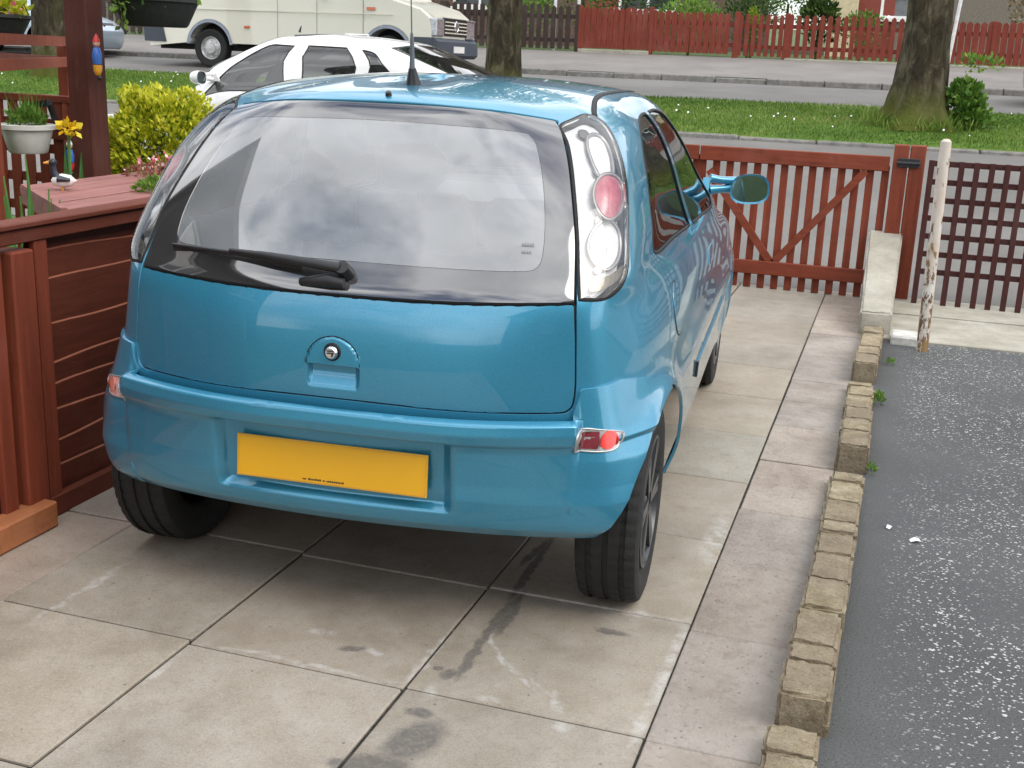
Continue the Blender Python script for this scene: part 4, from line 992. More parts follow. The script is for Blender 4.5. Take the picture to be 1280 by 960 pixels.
# ================================================================== PART 3
# wooden planter box with planked lid behind the fence
pl = empty('wooden_planter', (-1.52, 1.3, 0), 0, 'low wooden planter with faded pink-red plank lid, behind the left fence', 'planter')
m = MB()
for k in range(7):     # boards run along y, ends cut on the skew
    x0 = -1.80+k*.082; x1 = x0+.079; ya = .62+(-1.24-x0)/.5*.42
    pts = [(x0+1.52, ya-1.3), (x1+1.52, ya-.066-1.3), (x1+1.52, .86), (x0+1.52, .86)]
    h = random.uniform(-.002, .002); m.prism(pts, 'z', .935+h, .962+h)
m.build('lid', WLID, pl)
m = MB(); m.prism([(-.24, -.18), (.26, -.60), (.26, .82), (-.24, .82)], 'z', .0, .93); m.build('box', WR, pl)
m = MB(); m.bar((-.27, -.20, .935), (.275, -.665, .935), .022, .07); m.build('end_board', WLID, pl)
# tall post carrying the hanging baskets
m = MB(); m.box(-.062, -.062, 0, .062, .062, 2.15, bev=.008)
tp = m.build('timber_post', wood('dark_stained_timber', (.070, .017, .009), 2), loc=(-2.30, 2.18, 0)); tp.rotation_euler = (0, math.radians(-.5), 0)
tag(tp, 'tall dark red timber post beside the yellow bush, rising out of the photo', 'post')
m = MB(); m.box(-1.6, -.05, 2.15, 1.0, .05, 2.26, bev=.008); m.box(-1.55, -.06, 0, -1.43, .06, 2.15, bev=.008)
tag(m.build('garden_arch_beam', wood('dark_stained_timber_x', (.070, .017, .009), 0), loc=(-2.30, 2.18, 0)), 'dark timber cross beam above the hanging baskets, over the top edge of the photo', 'beam')
M_PETAL = {}
LEAFG = leaf_mat('fresh_green_leaves', [(0, (.03, .08, .01)), (.5, (.08, .18, .02)), (1, (.2, .32, .05))])
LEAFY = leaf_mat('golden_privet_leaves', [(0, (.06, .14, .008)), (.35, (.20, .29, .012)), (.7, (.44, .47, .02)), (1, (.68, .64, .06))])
LEAFP = leaf_mat('pink_and_white_petals', [(0, (.5, .03, .06)), (.5, (.75, .25, .3)), (1, (.8, .72, .7))])
LEAFD = leaf_mat('dark_green_leaves', [(0, (.015, .035, .008)), (.5, (.04, .085, .015)), (1, (.10, .16, .03))])
def tuft(name, mat, c, rad, n, ln, wd, parent=None, up=.6, seed=1, val=(.5, .25), loc=None, shell=.0):
    r = np.random.default_rng(seed); d = unit(r.normal(size=(n, 3))); d[:, 2] = np.where(r.random(n) < .5, np.abs(d[:, 2]), d[:, 2])
    q = r.random(n)**(1/3) if not shell else shell+(1-shell)*r.random(n)
    P = np.array(c)+d*np.array(rad)*q[:, None]
    D = unit(d*.8+np.array([0, 0, up])+r.normal(0, .5, (n, 3)))
    return leaves_mesh(name, mat, P, D, unit(r.normal(size=(n, 3))), r.uniform(.7, 1.3, n)*ln, r.uniform(.7, 1.3, n)*wd, np.clip(r.normal(val[0], val[1], n), 0, 1), parent)
def FLW(*a, **k):
    o = tuft(*a, **k); o['kind'] = 'stuff'; return o
M_BASK = plain('black_basket_liner', (.012, .018, .014), .8, 0, .3, 30, .5)
def basket(x, y, z, r, seed, label, leaf, fl):
    b = empty('hanging_basket', (x, y, z), 0, label, 'hanging basket', 'hanging baskets above the left fence')
    m = MB(); m.lathe([(.001, -.10), (r*.70, -.10), (r*.76, -.09), (r*.99, .0), (r*1.05, .005), (r*1.04, .02), (r*.97, .018), (r*.9, -.01), (.001, -.015)], 20, 'z'); m.build('bowl', M_BASK, b, angle=40)
    tuft('foliage', leaf, (0, 0, .03), (r*.95, r*.95, .06), 420, .05, .03, b, .5, seed, (.6, .25))
    FLW('flowers', fl, (r*.2, -r*.2, .045), (r*.85, r*.6, .05), 60, .03, .03, b, .5, seed+5)
    tuft('trailing_stems', LEAFG, (-r*.25, -r*.95, -.03), (r*.25, .03, .09), 70, .035, .02, b, -.6, seed+9, (.8, .2))
    m = MB()
    for k in range(3):
        a = 2*PI*k/3+.5; m.tube([(r*math.cos(a), r*math.sin(a), .01), (0, 0, .52)], .003, 5)
    m.build('chain', BLK, b); return b
basket(-2.86, 2.18, 1.575, .20, 3, 'black hanging basket with yellow-green foliage in the top left corner', LEAFY, LEAFP)
basket(-1.93, 2.18, 1.665, .185, 8, 'black hanging basket with purple and white flowers, right of the tall post', LEAFG, LEAFP)
# garden trellis with lattice
for k, (x0, x1, lb) in enumerate(((-3.6, -2.42, 'red garden lattice panel behind the white flower pot'),)):
    e_ = empty('lattice_fence', ((x0+x1)/2, 2.30, 0), 0, lb, 'trellis'); ox = (x0+x1)/2
    m = MB()
    for i in range(int((x1-x0)/.085)+1): m.box(x0+i*.085-.027-ox, -.012, .3, x0+i*.085+.027-ox, .0, 1.22, bev=.002)
    m.build('upright_slats', WRZ, e_)
    m = MB()
    for z in (.42, .56, .70, .84, .98, 1.10): m.box(x0-ox, .001, z-.022, x1-ox, .012, z+.022)
    m.box(x0-ox, -.02, 1.20, x1-ox, .02, 1.235, bev=.004); m.box(x0-ox, -.022, 1.03, x1-ox, -.013, 1.105)
    m.build('cross_slats', WR, e_)
for x in (-3.62, -2.46):
    m = MB(); m.box(-.04, -.04, 0, .04, .04, 1.26, bev=.005); tag(m.build('lattice_post', WRZ, loc=(x, 2.36, 0)), 'short red post at the %s end of the garden lattice' % ('left, outer' if x < -3 else 'right'), 'post')
m = MB(); m.box(-.06, -1.9, 0, .0, 0, .9, bev=.005)
# big lighter board at the left edge
m = MB(); m.box(-.02, -.35, 0, .02, .2, 1.12, bev=.004); tag(m.build('garden_board', wood('orange_red_stained_wood', (.24, .045, .02), 2), loc=(-2.52, 1.62, 0)), 'orange-red board standing under the white flower pot at the left edge', 'board')
# rail frame further back
fr = empty('timber_rail_frame', (-3.3, 3.3, 0), 0, 'open frame of red rails meeting in a corner, left of the tall post', 'frame')
A = Vector((0, 0, 0))
for z, nm in ((1.485, 'upper_rail'), (1.375, 'lower_rail')):
    m = MB(); m.bar((.02, 0, z), (.95, -1.75, z), .045, .05); m.bar((.02, 0, z), (-1.6, .9, z), .045, .05); m.build(nm, WR, fr)
for x, y in ((-.02, .02), (1.0, -1.78), (-1.62, .92)):
    m = MB(); m.box(x-.035, y-.035, 0, x+.035, y+.035, 1.46, bev=.004); m.build('post', WRZ, fr)
# white pot with green plant
wp = empty('white_flower_pot', (-2.53, 2.02, .985), 0, 'white plastic flower pot with small green plant, hung on the red lattice', 'flower pot')
m = MB(); m.lathe([(.001, 0), (.080, 0), (.086, .006), (.112, .105), (.126, .108), (.128, .128), (.118, .13), (.110, .118), (.09, .10), (.001, .10)], 28, 'z'); m.build('pot', plain('white_pot_plastic', (.62, .62, .57), .5, 0, .12, 12, .1), wp, angle=40)
tuft('plant', LEAFG, (0, 0, .14), (.08, .08, .05), 260, .035, .016, wp, .9, 4, (.5, .25))
r_ = np.random.default_rng(3); n_ = 60; P = np.stack([r_.uniform(-.06, .08, n_), r_.uniform(-.05, .05, n_), np.full(n_, .12)], 1); D = unit(np.stack([r_.normal(0, .25, n_), r_.normal(0, .2, n_), np.ones(n_)], 1))
leaves_mesh('thin_shoots', LEAFG, P, D, unit(r_.normal(size=(n_, 3))), r_.uniform(.08, .2, n_), np.full(n_, .005), r_.uniform(.3, .8, n_), wp)
m = MB(); m.bar((-.075, .09, .20), (.06, .09, .225), .03, .03); m.bar((-.07, .09, .2), (-.07, .12, .1), .02, .02); m.bar((.06, .09, .22), (.06, .14, .10), .02, .02); m.build('hook', BLK, wp)
# iris
ir = empty('yellow_iris', (-2.18, 1.85, 0), 0, 'yellow iris flower on a green stem against the red lattice', 'plant')
m = MB(); m.tube([(0, 0, .0), (.0, 0, .6), (.01, 0, 1.09)], [.012, .010, .007], 8)
for dx, h, w_ in ((-.015, 1.06, .05), (.07, 1.03, .045), (-.05, .8, .05), (.10, .9, .04)):
    m.add([(dx*.2-w_/2, .01, .45), (dx*.2+w_/2, .01, .45), (dx*.8+w_/2, .0, .8), (dx, 0, h), (dx*.8-w_/2, .0, .8)], [(0, 1, 2, 3, 4)]); m.add([(dx*.2-w_/2, .014, .45), (dx*.2+w_/2, .014, .45), (dx*.8+w_/2, .004, .8), (dx, .004, h), (dx*.8-w_/2, .004, .8)], [(4, 3, 2, 1, 0)])
m.build('stem_and_leaves', plain('iris_green', (.06, .17, .04), .6, 0, .3, 20, .1), ir)
YEL = leaf_mat('yellow_petals', [(0, (.6, .30, .005)), (.5, (.75, .5, .01)), (1, (.8, .65, .05))])
tuft('flower', YEL, (.012, 0, 1.115), (.035, .035, .025), 46, .035, .026, ir, .1, 11)
# sword leaves at left
sl_ = empty('sword_leaf_plant', (-1.42, .74, 0), 0, 'clump of green sword-shaped leaves between the fence and the planter', 'plant')
m = MB()
for k, (bx, by, tx, ty, tz, w_) in enumerate(((-.02, .02, -.10, .06, 1.11, .015), (-.05, 0, .02, .02, 1.01, .014), (-.07, .0, -.16, .02, 1.04, .015), (-.10, .02, -.13, -.02, .98, .018), (-.12, .0, -.20, -.04, 1.0, .016), (.0, .0, .06, -.02, .985, .013), (-.04, -.05, -.03, -.06, .99, .015), (-.02, .05, .03, .06, .97, .014), (-.16, .02, -.24, .0, 1.06, .016), (-.08, -.02, -.07, .03, 1.03, .014))):
    n_ = 6; vs = []
    for i in range(n_+1):
        a = i/n_; c_ = Vector((bx, by, 0)).lerp(Vector((tx, ty, tz)), a)+Vector((0, 0, .0)); ww = w_*1.3*(1-a**3)+.001
        vs += [c_+Vector((ww, ww*.3, 0)), c_+Vector((0, -.005, 0)), c_-Vector((ww, ww*.3, 0))]
    fs = []
    for i in range(n_): fs += [(i*3, i*3+1, i*3+4, i*3+3), (i*3+1, i*3+2, i*3+5, i*3+4)]
    m.add(vs, fs)
m.build('leaves', plain('sword_leaf_green', (.07, .20, .03), .5, 0, .35, 9, .1), sl_, fix=False, smooth=True)
# golden bush
bu = empty('golden_bush', (-2.62, 3.25, 0), 0, 'rounded bright yellow-green bush between the tall post and the blue car', 'bush')
r_ = np.random.default_rng(21); n_ = 15000
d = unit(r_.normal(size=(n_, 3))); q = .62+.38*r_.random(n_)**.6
lump = 1+.10*np.sin(d[:, 0]*7+1)*np.sin(d[:, 2]*6)+.07*np.sin(d[:, 1]*11+d[:, 0]*5)+.05*np.sin(d[:, 2]*17)
P = np.array([-.02, 0, .85])+d*np.array([.34, .34, .40])*(q*lump)[:, None]
D = unit(d*.9+np.array([0, -.0, .5])+r_.normal(0, .5, (n_, 3)))
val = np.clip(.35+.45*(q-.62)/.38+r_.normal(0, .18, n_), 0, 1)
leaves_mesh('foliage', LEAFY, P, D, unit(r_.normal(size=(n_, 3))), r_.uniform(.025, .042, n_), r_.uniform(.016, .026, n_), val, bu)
m = MB(); m.tube([(0, 0, 0), (.01, .01, .6)], [.03, .02], 8)
for k in range(14):
    a = k*2.4; m.tube([(.01, .01, .3+.02*k), (.18*math.cos(a), .18*math.sin(a), .75+.02*k), (.30*math.cos(a), .30*math.sin(a), .95)], [.012, .008, .004], 5)
m.build('stems', plain('bush_bark', (.08, .06, .04), .9), bu)
# pink-flowered alpine cushion plant and moss on the lid side
cp = empty('pink_alpine_plant', (-1.55, 1.78, .962), 0, 'low plant with tiny pink and white flowers spilling over the planter lid', 'plant')
tuft('foliage', leaf_mat('reddish_alpine_leaves', [(0, (.10, .03, .02)), (.6, (.25, .10, .06)), (1, (.2, .2, .05))]), (0, 0, .0), (.26, .20, .06), 900, .02, .012, cp, .8, 31)
FLW('flowers', LEAFP, (0, 0, .02), (.27, .20, .07), 240, .016, .014, cp, .8, 33, (.55, .3))
ms = empty('green_cushion_plant', (-1.33, 1.30, .962), 0, 'small bright green cushion plant at the corner of the planter beside the car', 'plant')
tuft('foliage', LEAFG, (0, 0, .0), (.09, .13, .05), 700, .02, .010, ms, .9, 35, (.7, .25))
# ornaments
def fig(name, loc, label, cat, parts, rz=0, sc_=1.):
    e_ = empty(name, loc, rz, label, cat)
    for nm, prof, axis, col, off in parts:
        m = MB(); m.lathe([(r*sc_, h*sc_) for r, h in prof], 16, axis, c=tuple(a*sc_ for a in off)); m.build(nm, col, e_, angle=60)
    return e_
BLU = plain('ornament_blue', (.03, .12, .42), .4, 0, .1, 20, 0); ORG = plain('ornament_yellow', (.7, .33, .03), .4, 0, .1, 20, 0); RED = plain('ornament_red', (.55, .03, .03), .4, 0, .1, 20, 0); WHT = plain('ornament_white', (.75, .74, .7), .4, 0, .06, 20, 0); SKIN = plain('ornament_skin', (.6, .35, .25), .5, 0, .06, 20, 0)
ball = lambda r, z: [(.0005, z-r), (r*.6, z-r*.8), (r*.95, z-r*.3), (r*.95, z+r*.3), (r*.6, z+r*.8), (.0005, z+r)]
def clown(loc, label, top, mid, low, s=1.):
    return fig('hanging_ornament', loc, label, 'ornament', [('body', [(.0005, .045), (.020, .05), (.024, .09), (.015, .125), (.0005, .13)], 'z', mid, (0, 0, 0)), ('trousers', [(.0005, -.005), (.012, .0), (.02, .02), (.022, .046), (.0005, .05)], 'z', low, (0, 0, 0)),
        ('head', ball(.017, .143), 'z', SKIN, (0, 0, 0)), ('hat', [(.018, .152), (.012, .17), (.0005, .19)], 'z', top, (0, 0, 0)), ('shoe', ball(.011, -.012), 'z', BLK, (.008, 0, 0))], 0, s)
clown((-2.19, 2.10, 1.345), 'blue and yellow clown ornament hung high on the tall timber post', RED, BLU, ORG, .95)
clown((-2.335, 2.06, .91), 'blue clown ornament with red feet hung low on the tall timber post', WHT, BLU, RED, .8)
NAVY = plain('ornament_navy', (.015, .02, .035), .4, 0, .1, 20, 0)
dk = empty('duck_ornament', (-1.60, 1.08, .962), math.radians(-60), 'black and white duck ornament standing on the planter lid', 'ornament')
m = MB(); m.lathe([(.0005, -.04), (.018, -.03), (.026, 0), (.020, .03), (.0005, .05)], 14, 'y', c=(0, 0, .035)); m.build('body', WHT, dk, angle=60)
m = MB(); m.tube([(0, -.015, .04), (0, -.028, .065), (0, -.03, .09)], [.018, .012, .010], 10); m.build('neck', NAVY, dk, angle=60)
m = MB(); m.lathe(ball(.015, .0), 12, 'z', c=(0, -.03, .10)); m.build('head', NAVY, dk, angle=60)
m = MB(); m.tube([(0, -.04, .10), (0, -.062, .097)], [.007, .003], 8); m.build('beak', ORG, dk)
m = MB(); m.tube([(.024, .03, .04), (.024, -.015, .045)], [.006, .014], 8); m.tube([(-.024, .03, .04), (-.024, -.015, .045)], [.006, .014], 8); m.build('wing', NAVY, dk)
m = MB(); m.tube([(.01, 0, 0), (.008, 0, .02)], .004, 6); m.tube([(-.01, 0, 0), (-.008, 0, .02)], .004, 6); m.build('legs', ORG, dk)
cl = empty('clown_figurine', (-1.50, 1.62, .962), 0, 'small pink and grey figurine among the alpine flowers', 'figurine')
PINK = plain('figurine_pink', (.55, .12, .16), .5, 0, .4, 90, 0); GRY = plain('figurine_grey', (.35, .33, .36), .5, 0, .3, 90, 0)
m = MB(); m.lathe([(.0005, 0), (.018, .0), (.022, .03), (.012, .065), (.0005, .068)], 12, 'z'); m.build('body', GRY, cl, angle=60)
m = MB(); m.lathe(ball(.016, .08), 12, 'z'); m.build('head', PINK, cl, angle=60)

for i, (x, y, h_, n_, lb) in enumerate(((1.318, 3.05, .05, 70, 'small green weed at the foot of the brick kerb, halfway up the asphalt'), (1.322, 2.0, .035, 40, 'tiny green weed in the gap between two runs of the brick kerb'), (1.36, 3.9, .03, 50, 'low weed at the asphalt edge near the rusty white pole'))):
    we = empty('weed', (x, y, 0), 0, lb, 'weed'); tuft('leaves', LEAFG, (0, 0, h_*.4), (.02, .045, h_*.5), n_, h_*.6, h_*.25, we, .9, 60+i, (.6, .2))
# ------------------------------------------------------------------ trees on the verge
t = NT('mossy_tree_bark'); v = t.coord(scale=(1, 1, .45)); f_ = t.noise(v, 7, 8, .7, .6); g_ = t.noise(v, 2.4, 5, .6)
c = t.ramp(f_, [(.32, (.010, .008, .005)), (.5, (.050, .040, .025)), (.68, (.145, .125, .085))])
c = t.mix(t.ramp(g_, [(.5, (0,)*3), (.68, (.55,)*3)]), c, (.075, .085, .022))
sx = t.n.new('ShaderNodeSeparateXYZ'); t.l.new(t.coord(), sx.inputs[0])
mo_ = t.ramp(t.math('ADD', sx.outputs[2], t.math('MULTIPLY', g_, .6)), [(.40, (.85,)*3), (.85, (0,)*3)]); c = t.mix(mo_, c, (.09, .105, .015))
t.bump(f_, 1., .05); t.set(Base_Color=c, Roughness=.95, Specular_IOR_Level=.2); M_BARK = t.m
def tree(x, y, r0, flare, h, label, seed, lean=(0, 0), crown=True, cr_n=5200):
    r = np.random.default_rng(seed); z0 = verge_z(y)-.05; e_ = empty('street_tree', (x, y, z0), 0, label, 'tree', 'trees on the grass verge')
    m = MB(); n_ = 36; H = [0, .04, .1, .18, .28, .4, .55, .75, 1., 1.3, 1.7, 2.2, 2.8, h]; vs = []; ph = r.uniform(0, 6, 6)
    for z in H:
        fl = 1+flare*math.exp(-z/.20)+.10*math.exp(-z/.6)
        for k in range(n_):
            a = 2*PI*k/n_; but = 1+(.10+.30*flare*math.exp(-z/.25))*math.sin(a*5+ph[0]+z*.4)*.5+.05*math.sin(a*3+ph[1]+z*2.1)+.035*math.sin(a*9+ph[2]+z*5)
            rr = r0*fl*but*(1-.07*z)+r.normal(0, .006); vs.append((lean[0]*z+rr*math.cos(a), lean[1]*z+rr*math.sin(a), z))
    fs = [(j*n_+k, j*n_+(k+1) % n_, (j+1)*n_+(k+1) % n_, (j+1)*n_+k) for j in range(len(H)-1) for k in range(n_)]
    m.add(vs, fs); m.build('trunk', M_BARK, e_, smooth=True)
    m = MB(); tips = []
    for k in range(9):
        a = k*2.399+ph[3]; b0 = Vector((lean[0]*h, lean[1]*h, h-.3+.05*k)); p1 = b0+Vector((math.cos(a)*.7, math.sin(a)*.7, .9)); p2 = p1+Vector((math.cos(a)*1.1, math.sin(a)*1.1, 1.0+.3*(k % 3)))
        m.tube([b0-Vector((0, 0, .5)), p1, p2], [r0*.42, r0*.22, r0*.08], 8); tips += [p1, p2, (p1+p2)/2]
    m.build('limbs', M_BARK, e_, smooth=True)
    if crown:
        T = np.array([list(t_) for t_ in tips]); ci = r.integers(0, len(T), 90); cen = T[ci]+r.normal(0, .55, (90, 3)); ii = r.integers(0, 90, cr_n)
        P = cen[ii]+r.normal(0, .26, (cr_n, 3)); D = unit(r.normal(size=(cr_n, 3))+[0, 0, -.2]); leaves_mesh('crown', LEAFG, P, D, unit(r.normal(size=(cr_n, 3))), r.uniform(.10, .2, cr_n), r.uniform(.06, .12, cr_n), np.clip(r.normal(.4, .2, cr_n)+.15*np.sin(ii), 0, 1), e_)
    return e_
tree(1.40, 13.5, .300, .75, 3.6, 'thick mossy tree trunk with flared base on the grass verge, right of the blue car', 5, (-.004, 0))
tree(-4.14, 13.6, .245, .10, 3.9, 'slim straight tree trunk behind the white car, middle of the verge', 9)
tree(-11.95, 13.9, .26, .2, 3.8, 'brownish tree trunk far left, behind the hanging basket and tall post', 14)
tree(7.9, 13.6, .3, .3, 3.6, 'verge tree beyond the right edge of the photo', 19)
sh = empty('leafy_shoots', (1.93, 13.45, .87), 0, 'leafy green shoots growing out of the base of the thick tree trunk', 'plant')
tuft('foliage', LEAFG, (0, 0, .26), (.24, .2, .34), 650, .085, .055, sh, .7, 41, (.45, .3)); tuft('side_shoots', LEAFG, (.13, -.05, .12), (.22, .16, .20), 380, .08, .05, sh, .5, 43, (.5, .3))
tuft('top_sprays', LEAFG, (.12, 0, .78), (.28, .15, .12), 120, .07, .04, sh, .8, 42, (.8, .15))
r_ = np.random.default_rng(77); n_ = 900; a = r_.uniform(0, 2*PI, n_); rr = r_.uniform(.30, .75, n_)
leaves_mesh('foot_grass', M_BLADE, np.stack([1.435-1.93+rr*np.cos(a), .05+rr*np.sin(a)*.8, np.interp(13.5+rr*np.sin(a)*.8, [p[0] for p in vg], [p[1] for p in vg])-.87], 1), unit(np.stack([r_.normal(0, .4, n_), r_.normal(0, .4, n_), np.ones(n_)], 1)), unit(r_.normal(size=(n_, 3))), r_.uniform(.10, .24, n_), np.full(n_, .018), r_.uniform(.3, .9, n_), sh)

# ------------------------------------------------------------------ far side: fences, shrubs, houses
FY = 22.55
def far_fence(x0, x1, pitch, bw, z0, z1, mat, matx, label, name='picket_fence', plinth=True, pointed=True, wav_=.0, group='fences along the far pavement'):
    e_ = empty(name, ((x0+x1)/2, FY, 0), 0, label, 'fence', group); ox = (x0+x1)/2
    n_ = int((x1-x0)/pitch)
    allp = []
    for k in range(n_):
        x = x0+pitch*(k+.5)-ox; h = random.uniform(-.02, .02)+wav_*math.sin(k*.3)
        m = MB(); m.prism([(x-bw/2, z0), (x+bw/2, z0), (x+bw/2, z1-.03+h), (x, z1+.015+h), (x-bw/2, z1-.03+h)] if pointed else [(x-bw/2, z0), (x+bw/2, z0), (x+bw/2, z1+h), (x-bw/2, z1+h)], 'y', -.02, 0)
        m.build('board', mat, e_)
    m = MB()
    for z in (z0+.18, z1-.22): m.box(x0-ox, .001, z-.04, x1-ox, .04, z+.04)
    m.build('rails', matx, e_)
    xs_ = np.arange(x0, x1+.01, (x1-x0)/max(1, round((x1-x0)/1.9)))
    for xx in xs_:
        jy = random.uniform(.003, .015); m = MB(); m.box(xx-ox-.05+jy, -.025-jy, 1.6, xx-ox+.05-jy, .07+jy, z1+.04-jy, bev=.006); m.build('post', mat, e_)
    if plinth:
        m = MB(); m.box(x0-ox, -.06, 1.5, x1-ox, .08, z0-.02, bev=.01); m.build('plinth', M_CONC, e_)
    return e_
far_fence(-5.5, -3.98, .122, .112, 1.78, 2.60, WFAR, WFARX, 'red close-boarded fence section on a pale plinth, behind the dark antenna')
far_fence(-3.96, -2.22, .135, .118, 1.76, 2.56, WFAR, WFARX, 'red boarded double gate with a gap beneath, in the far fence', plinth=False)
far_fence(-2.20, -1.22, .135, .085, 1.74, 2.54, WFAR, WFARX, 'short red picket gate between two posts of the far fence', plinth=False)
far_fence(-1.21, 1.10, .150, .092, 1.74, 2.55, WFAR, WFARX, 'red picket fence with see-through gaps, left of the thick tree trunk')
far_fence(1.12, 4.2, .128, .112, 1.74, 2.52, WFAR, WFARX, 'red dense picket fence right of the thick tree trunk')
far_fence(4.25, 8.5, .15, .1, 1.74, 2.52, WFAR, WFARX, 'red picket fence beyond the right edge of the photo')
BRX = wood('old_dark_brown_wood_x', (.040, .026, .021), 0)
far_fence(-8.55, -5.55, .160, .105, 1.74, 2.62, WBROWN, BRX, 'dark brown picket fence between the cream van and the red fence', plinth=False)
far_fence(-13.2, -8.6, .160, .105, 1.74, 2.62, WBROWN, BRX, 'dark brown picket fence hidden behind the cream van', plinth=False)
far_fence(-22, -13.3, .20, .12, 1.74, 2.7, WBROWN, BRX, 'dark fence at the top left, behind the silver car', plinth=False)
for x, y, z0, z1, dx, lb in ((1.89, 22.3, 1.7, 3.4, .12, 'leaning white pole in front of the red fence, right of the thick tree'), (-5.63, 22.9, 1.7, 3.2, .0, 'thin white pole at the end of the brown fence'), (-6.15, 22.9, 1.7, 3.3, .0, 'thin white pole behind the brown fence, next to the slim tree trunk')):
    m = MB(); m.tube([(0, 0, z0), (dx, 0, z1)], .035, 8); tag(m.build('white_pole', plain('white_pole_paint', (.62, .62, .62), .5), loc=(x, y, 0)), lb, 'pole')
def shrub(x, y, z, rx, rz, n_, mat, label, seed, ln=.08, name='garden_shrub', val=(.5, .25), grp='shrubs behind the far fence'):
    e_ = empty(name, (x, y, 1.7), 0, label, 'shrub', grp)
    tuft('foliage', mat, (0, 0, z-1.7), (rx, rx*.7, rz), n_, ln, ln*.5, e_, .6, seed, val); m = MB(); m.tube([(0, 0, 0), (0, 0, z-1.7)], .03, 6); m.build('stem', M_BARK, e_); return e_
shrub(-3.3, 23.3, 2.35, .75, .55, 1300, LEAFG, 'pale leafy shrub above the red boarded gate', 51, .09, val=(.75, .2))
shrub(-2.1, 23.6, 2.55, .6, .55, 1100, LEAFD, 'dark green shrub over the red fence, beside the bright conifer', 52)
shrub(-1.95, 23.0, 2.35, .14, .38, 500, LEAFY, 'small bright green conifer poking over the red picket gate', 53, .05, val=(.3, .1))
shrub(-.65, 23.2, 2.5, .35, .5, 700, LEAFD, 'spiky dark plant over the open red pickets', 54, .14)
shrub(.2, 23.4, 2.3, .5, .4, 700, LEAFG, 'low green shrub behind the open red pickets', 55)
shrub(-4.9, 24.2, 2.9, .9, .8, 1600, LEAFD, 'tall dark shrub behind the close-boarded red fence section', 61, .1)
shrub(-6.1, 25.0, 3.0, .8, .8, 1300, LEAFG, 'loose green shrub between the two thin white poles', 62, .1)
shrub(-1.5, 25.2, 2.9, .55, .7, 1100, LEAFG, 'green shrub farther back, above the short red picket gate', 63, .09)
shrub(-7.3, 24, 2.5, .8, .6, 1300, LEAFG, 'green shrub behind the brown picket fence', 56, val=(.6, .2))
shrub(-14.6, 23.3, 2.6, 1.6, 1.3, 3000, LEAFD, 'large dark hedge behind the silver car at the top left', 57, .1)
shrub(-18.5, 23.6, 2.8, 2., 1.5, 3000, LEAFD, 'dark hedge bush at the far left behind the tall post', 58, .1)
shrub(3.4, 23.6, 2.85, .5, .4, 500, leaf_mat('dry_brown_leaves', [(0, (.1, .06, .03)), (1, (.35, .28, .16))]), 'dry brown branches over the fence in the top right corner', 59, .1)
M_HARL = plain('grey_brown_pebbledash', (.19, .165, .135), .95, 0, .25, 30, .8, .3, 0, .02); M_CREAMW = plain('cream_render', (.50, .42, .27), .9, 0, .12, 10, .4); M_ROOF = plain('grey_roof_tiles', (.12, .105, .10), .85, 0, .25, 12, .5); M_WINF = plain('white_window_frame', (.72, .72, .70), .4, 0, .04, 20, 0)
M_WGL = plain('dark_window_glass', (.03, .035, .04), .05, 0, .2, 4, 0, .8); M_BRK = plain('red_brick_wall', (.26, .10, .065), .9, 0, .25, 14, .5); M_DOORR = plain('red_front_door', (.20, .035, .02), .5, 0, .1, 10, 0)
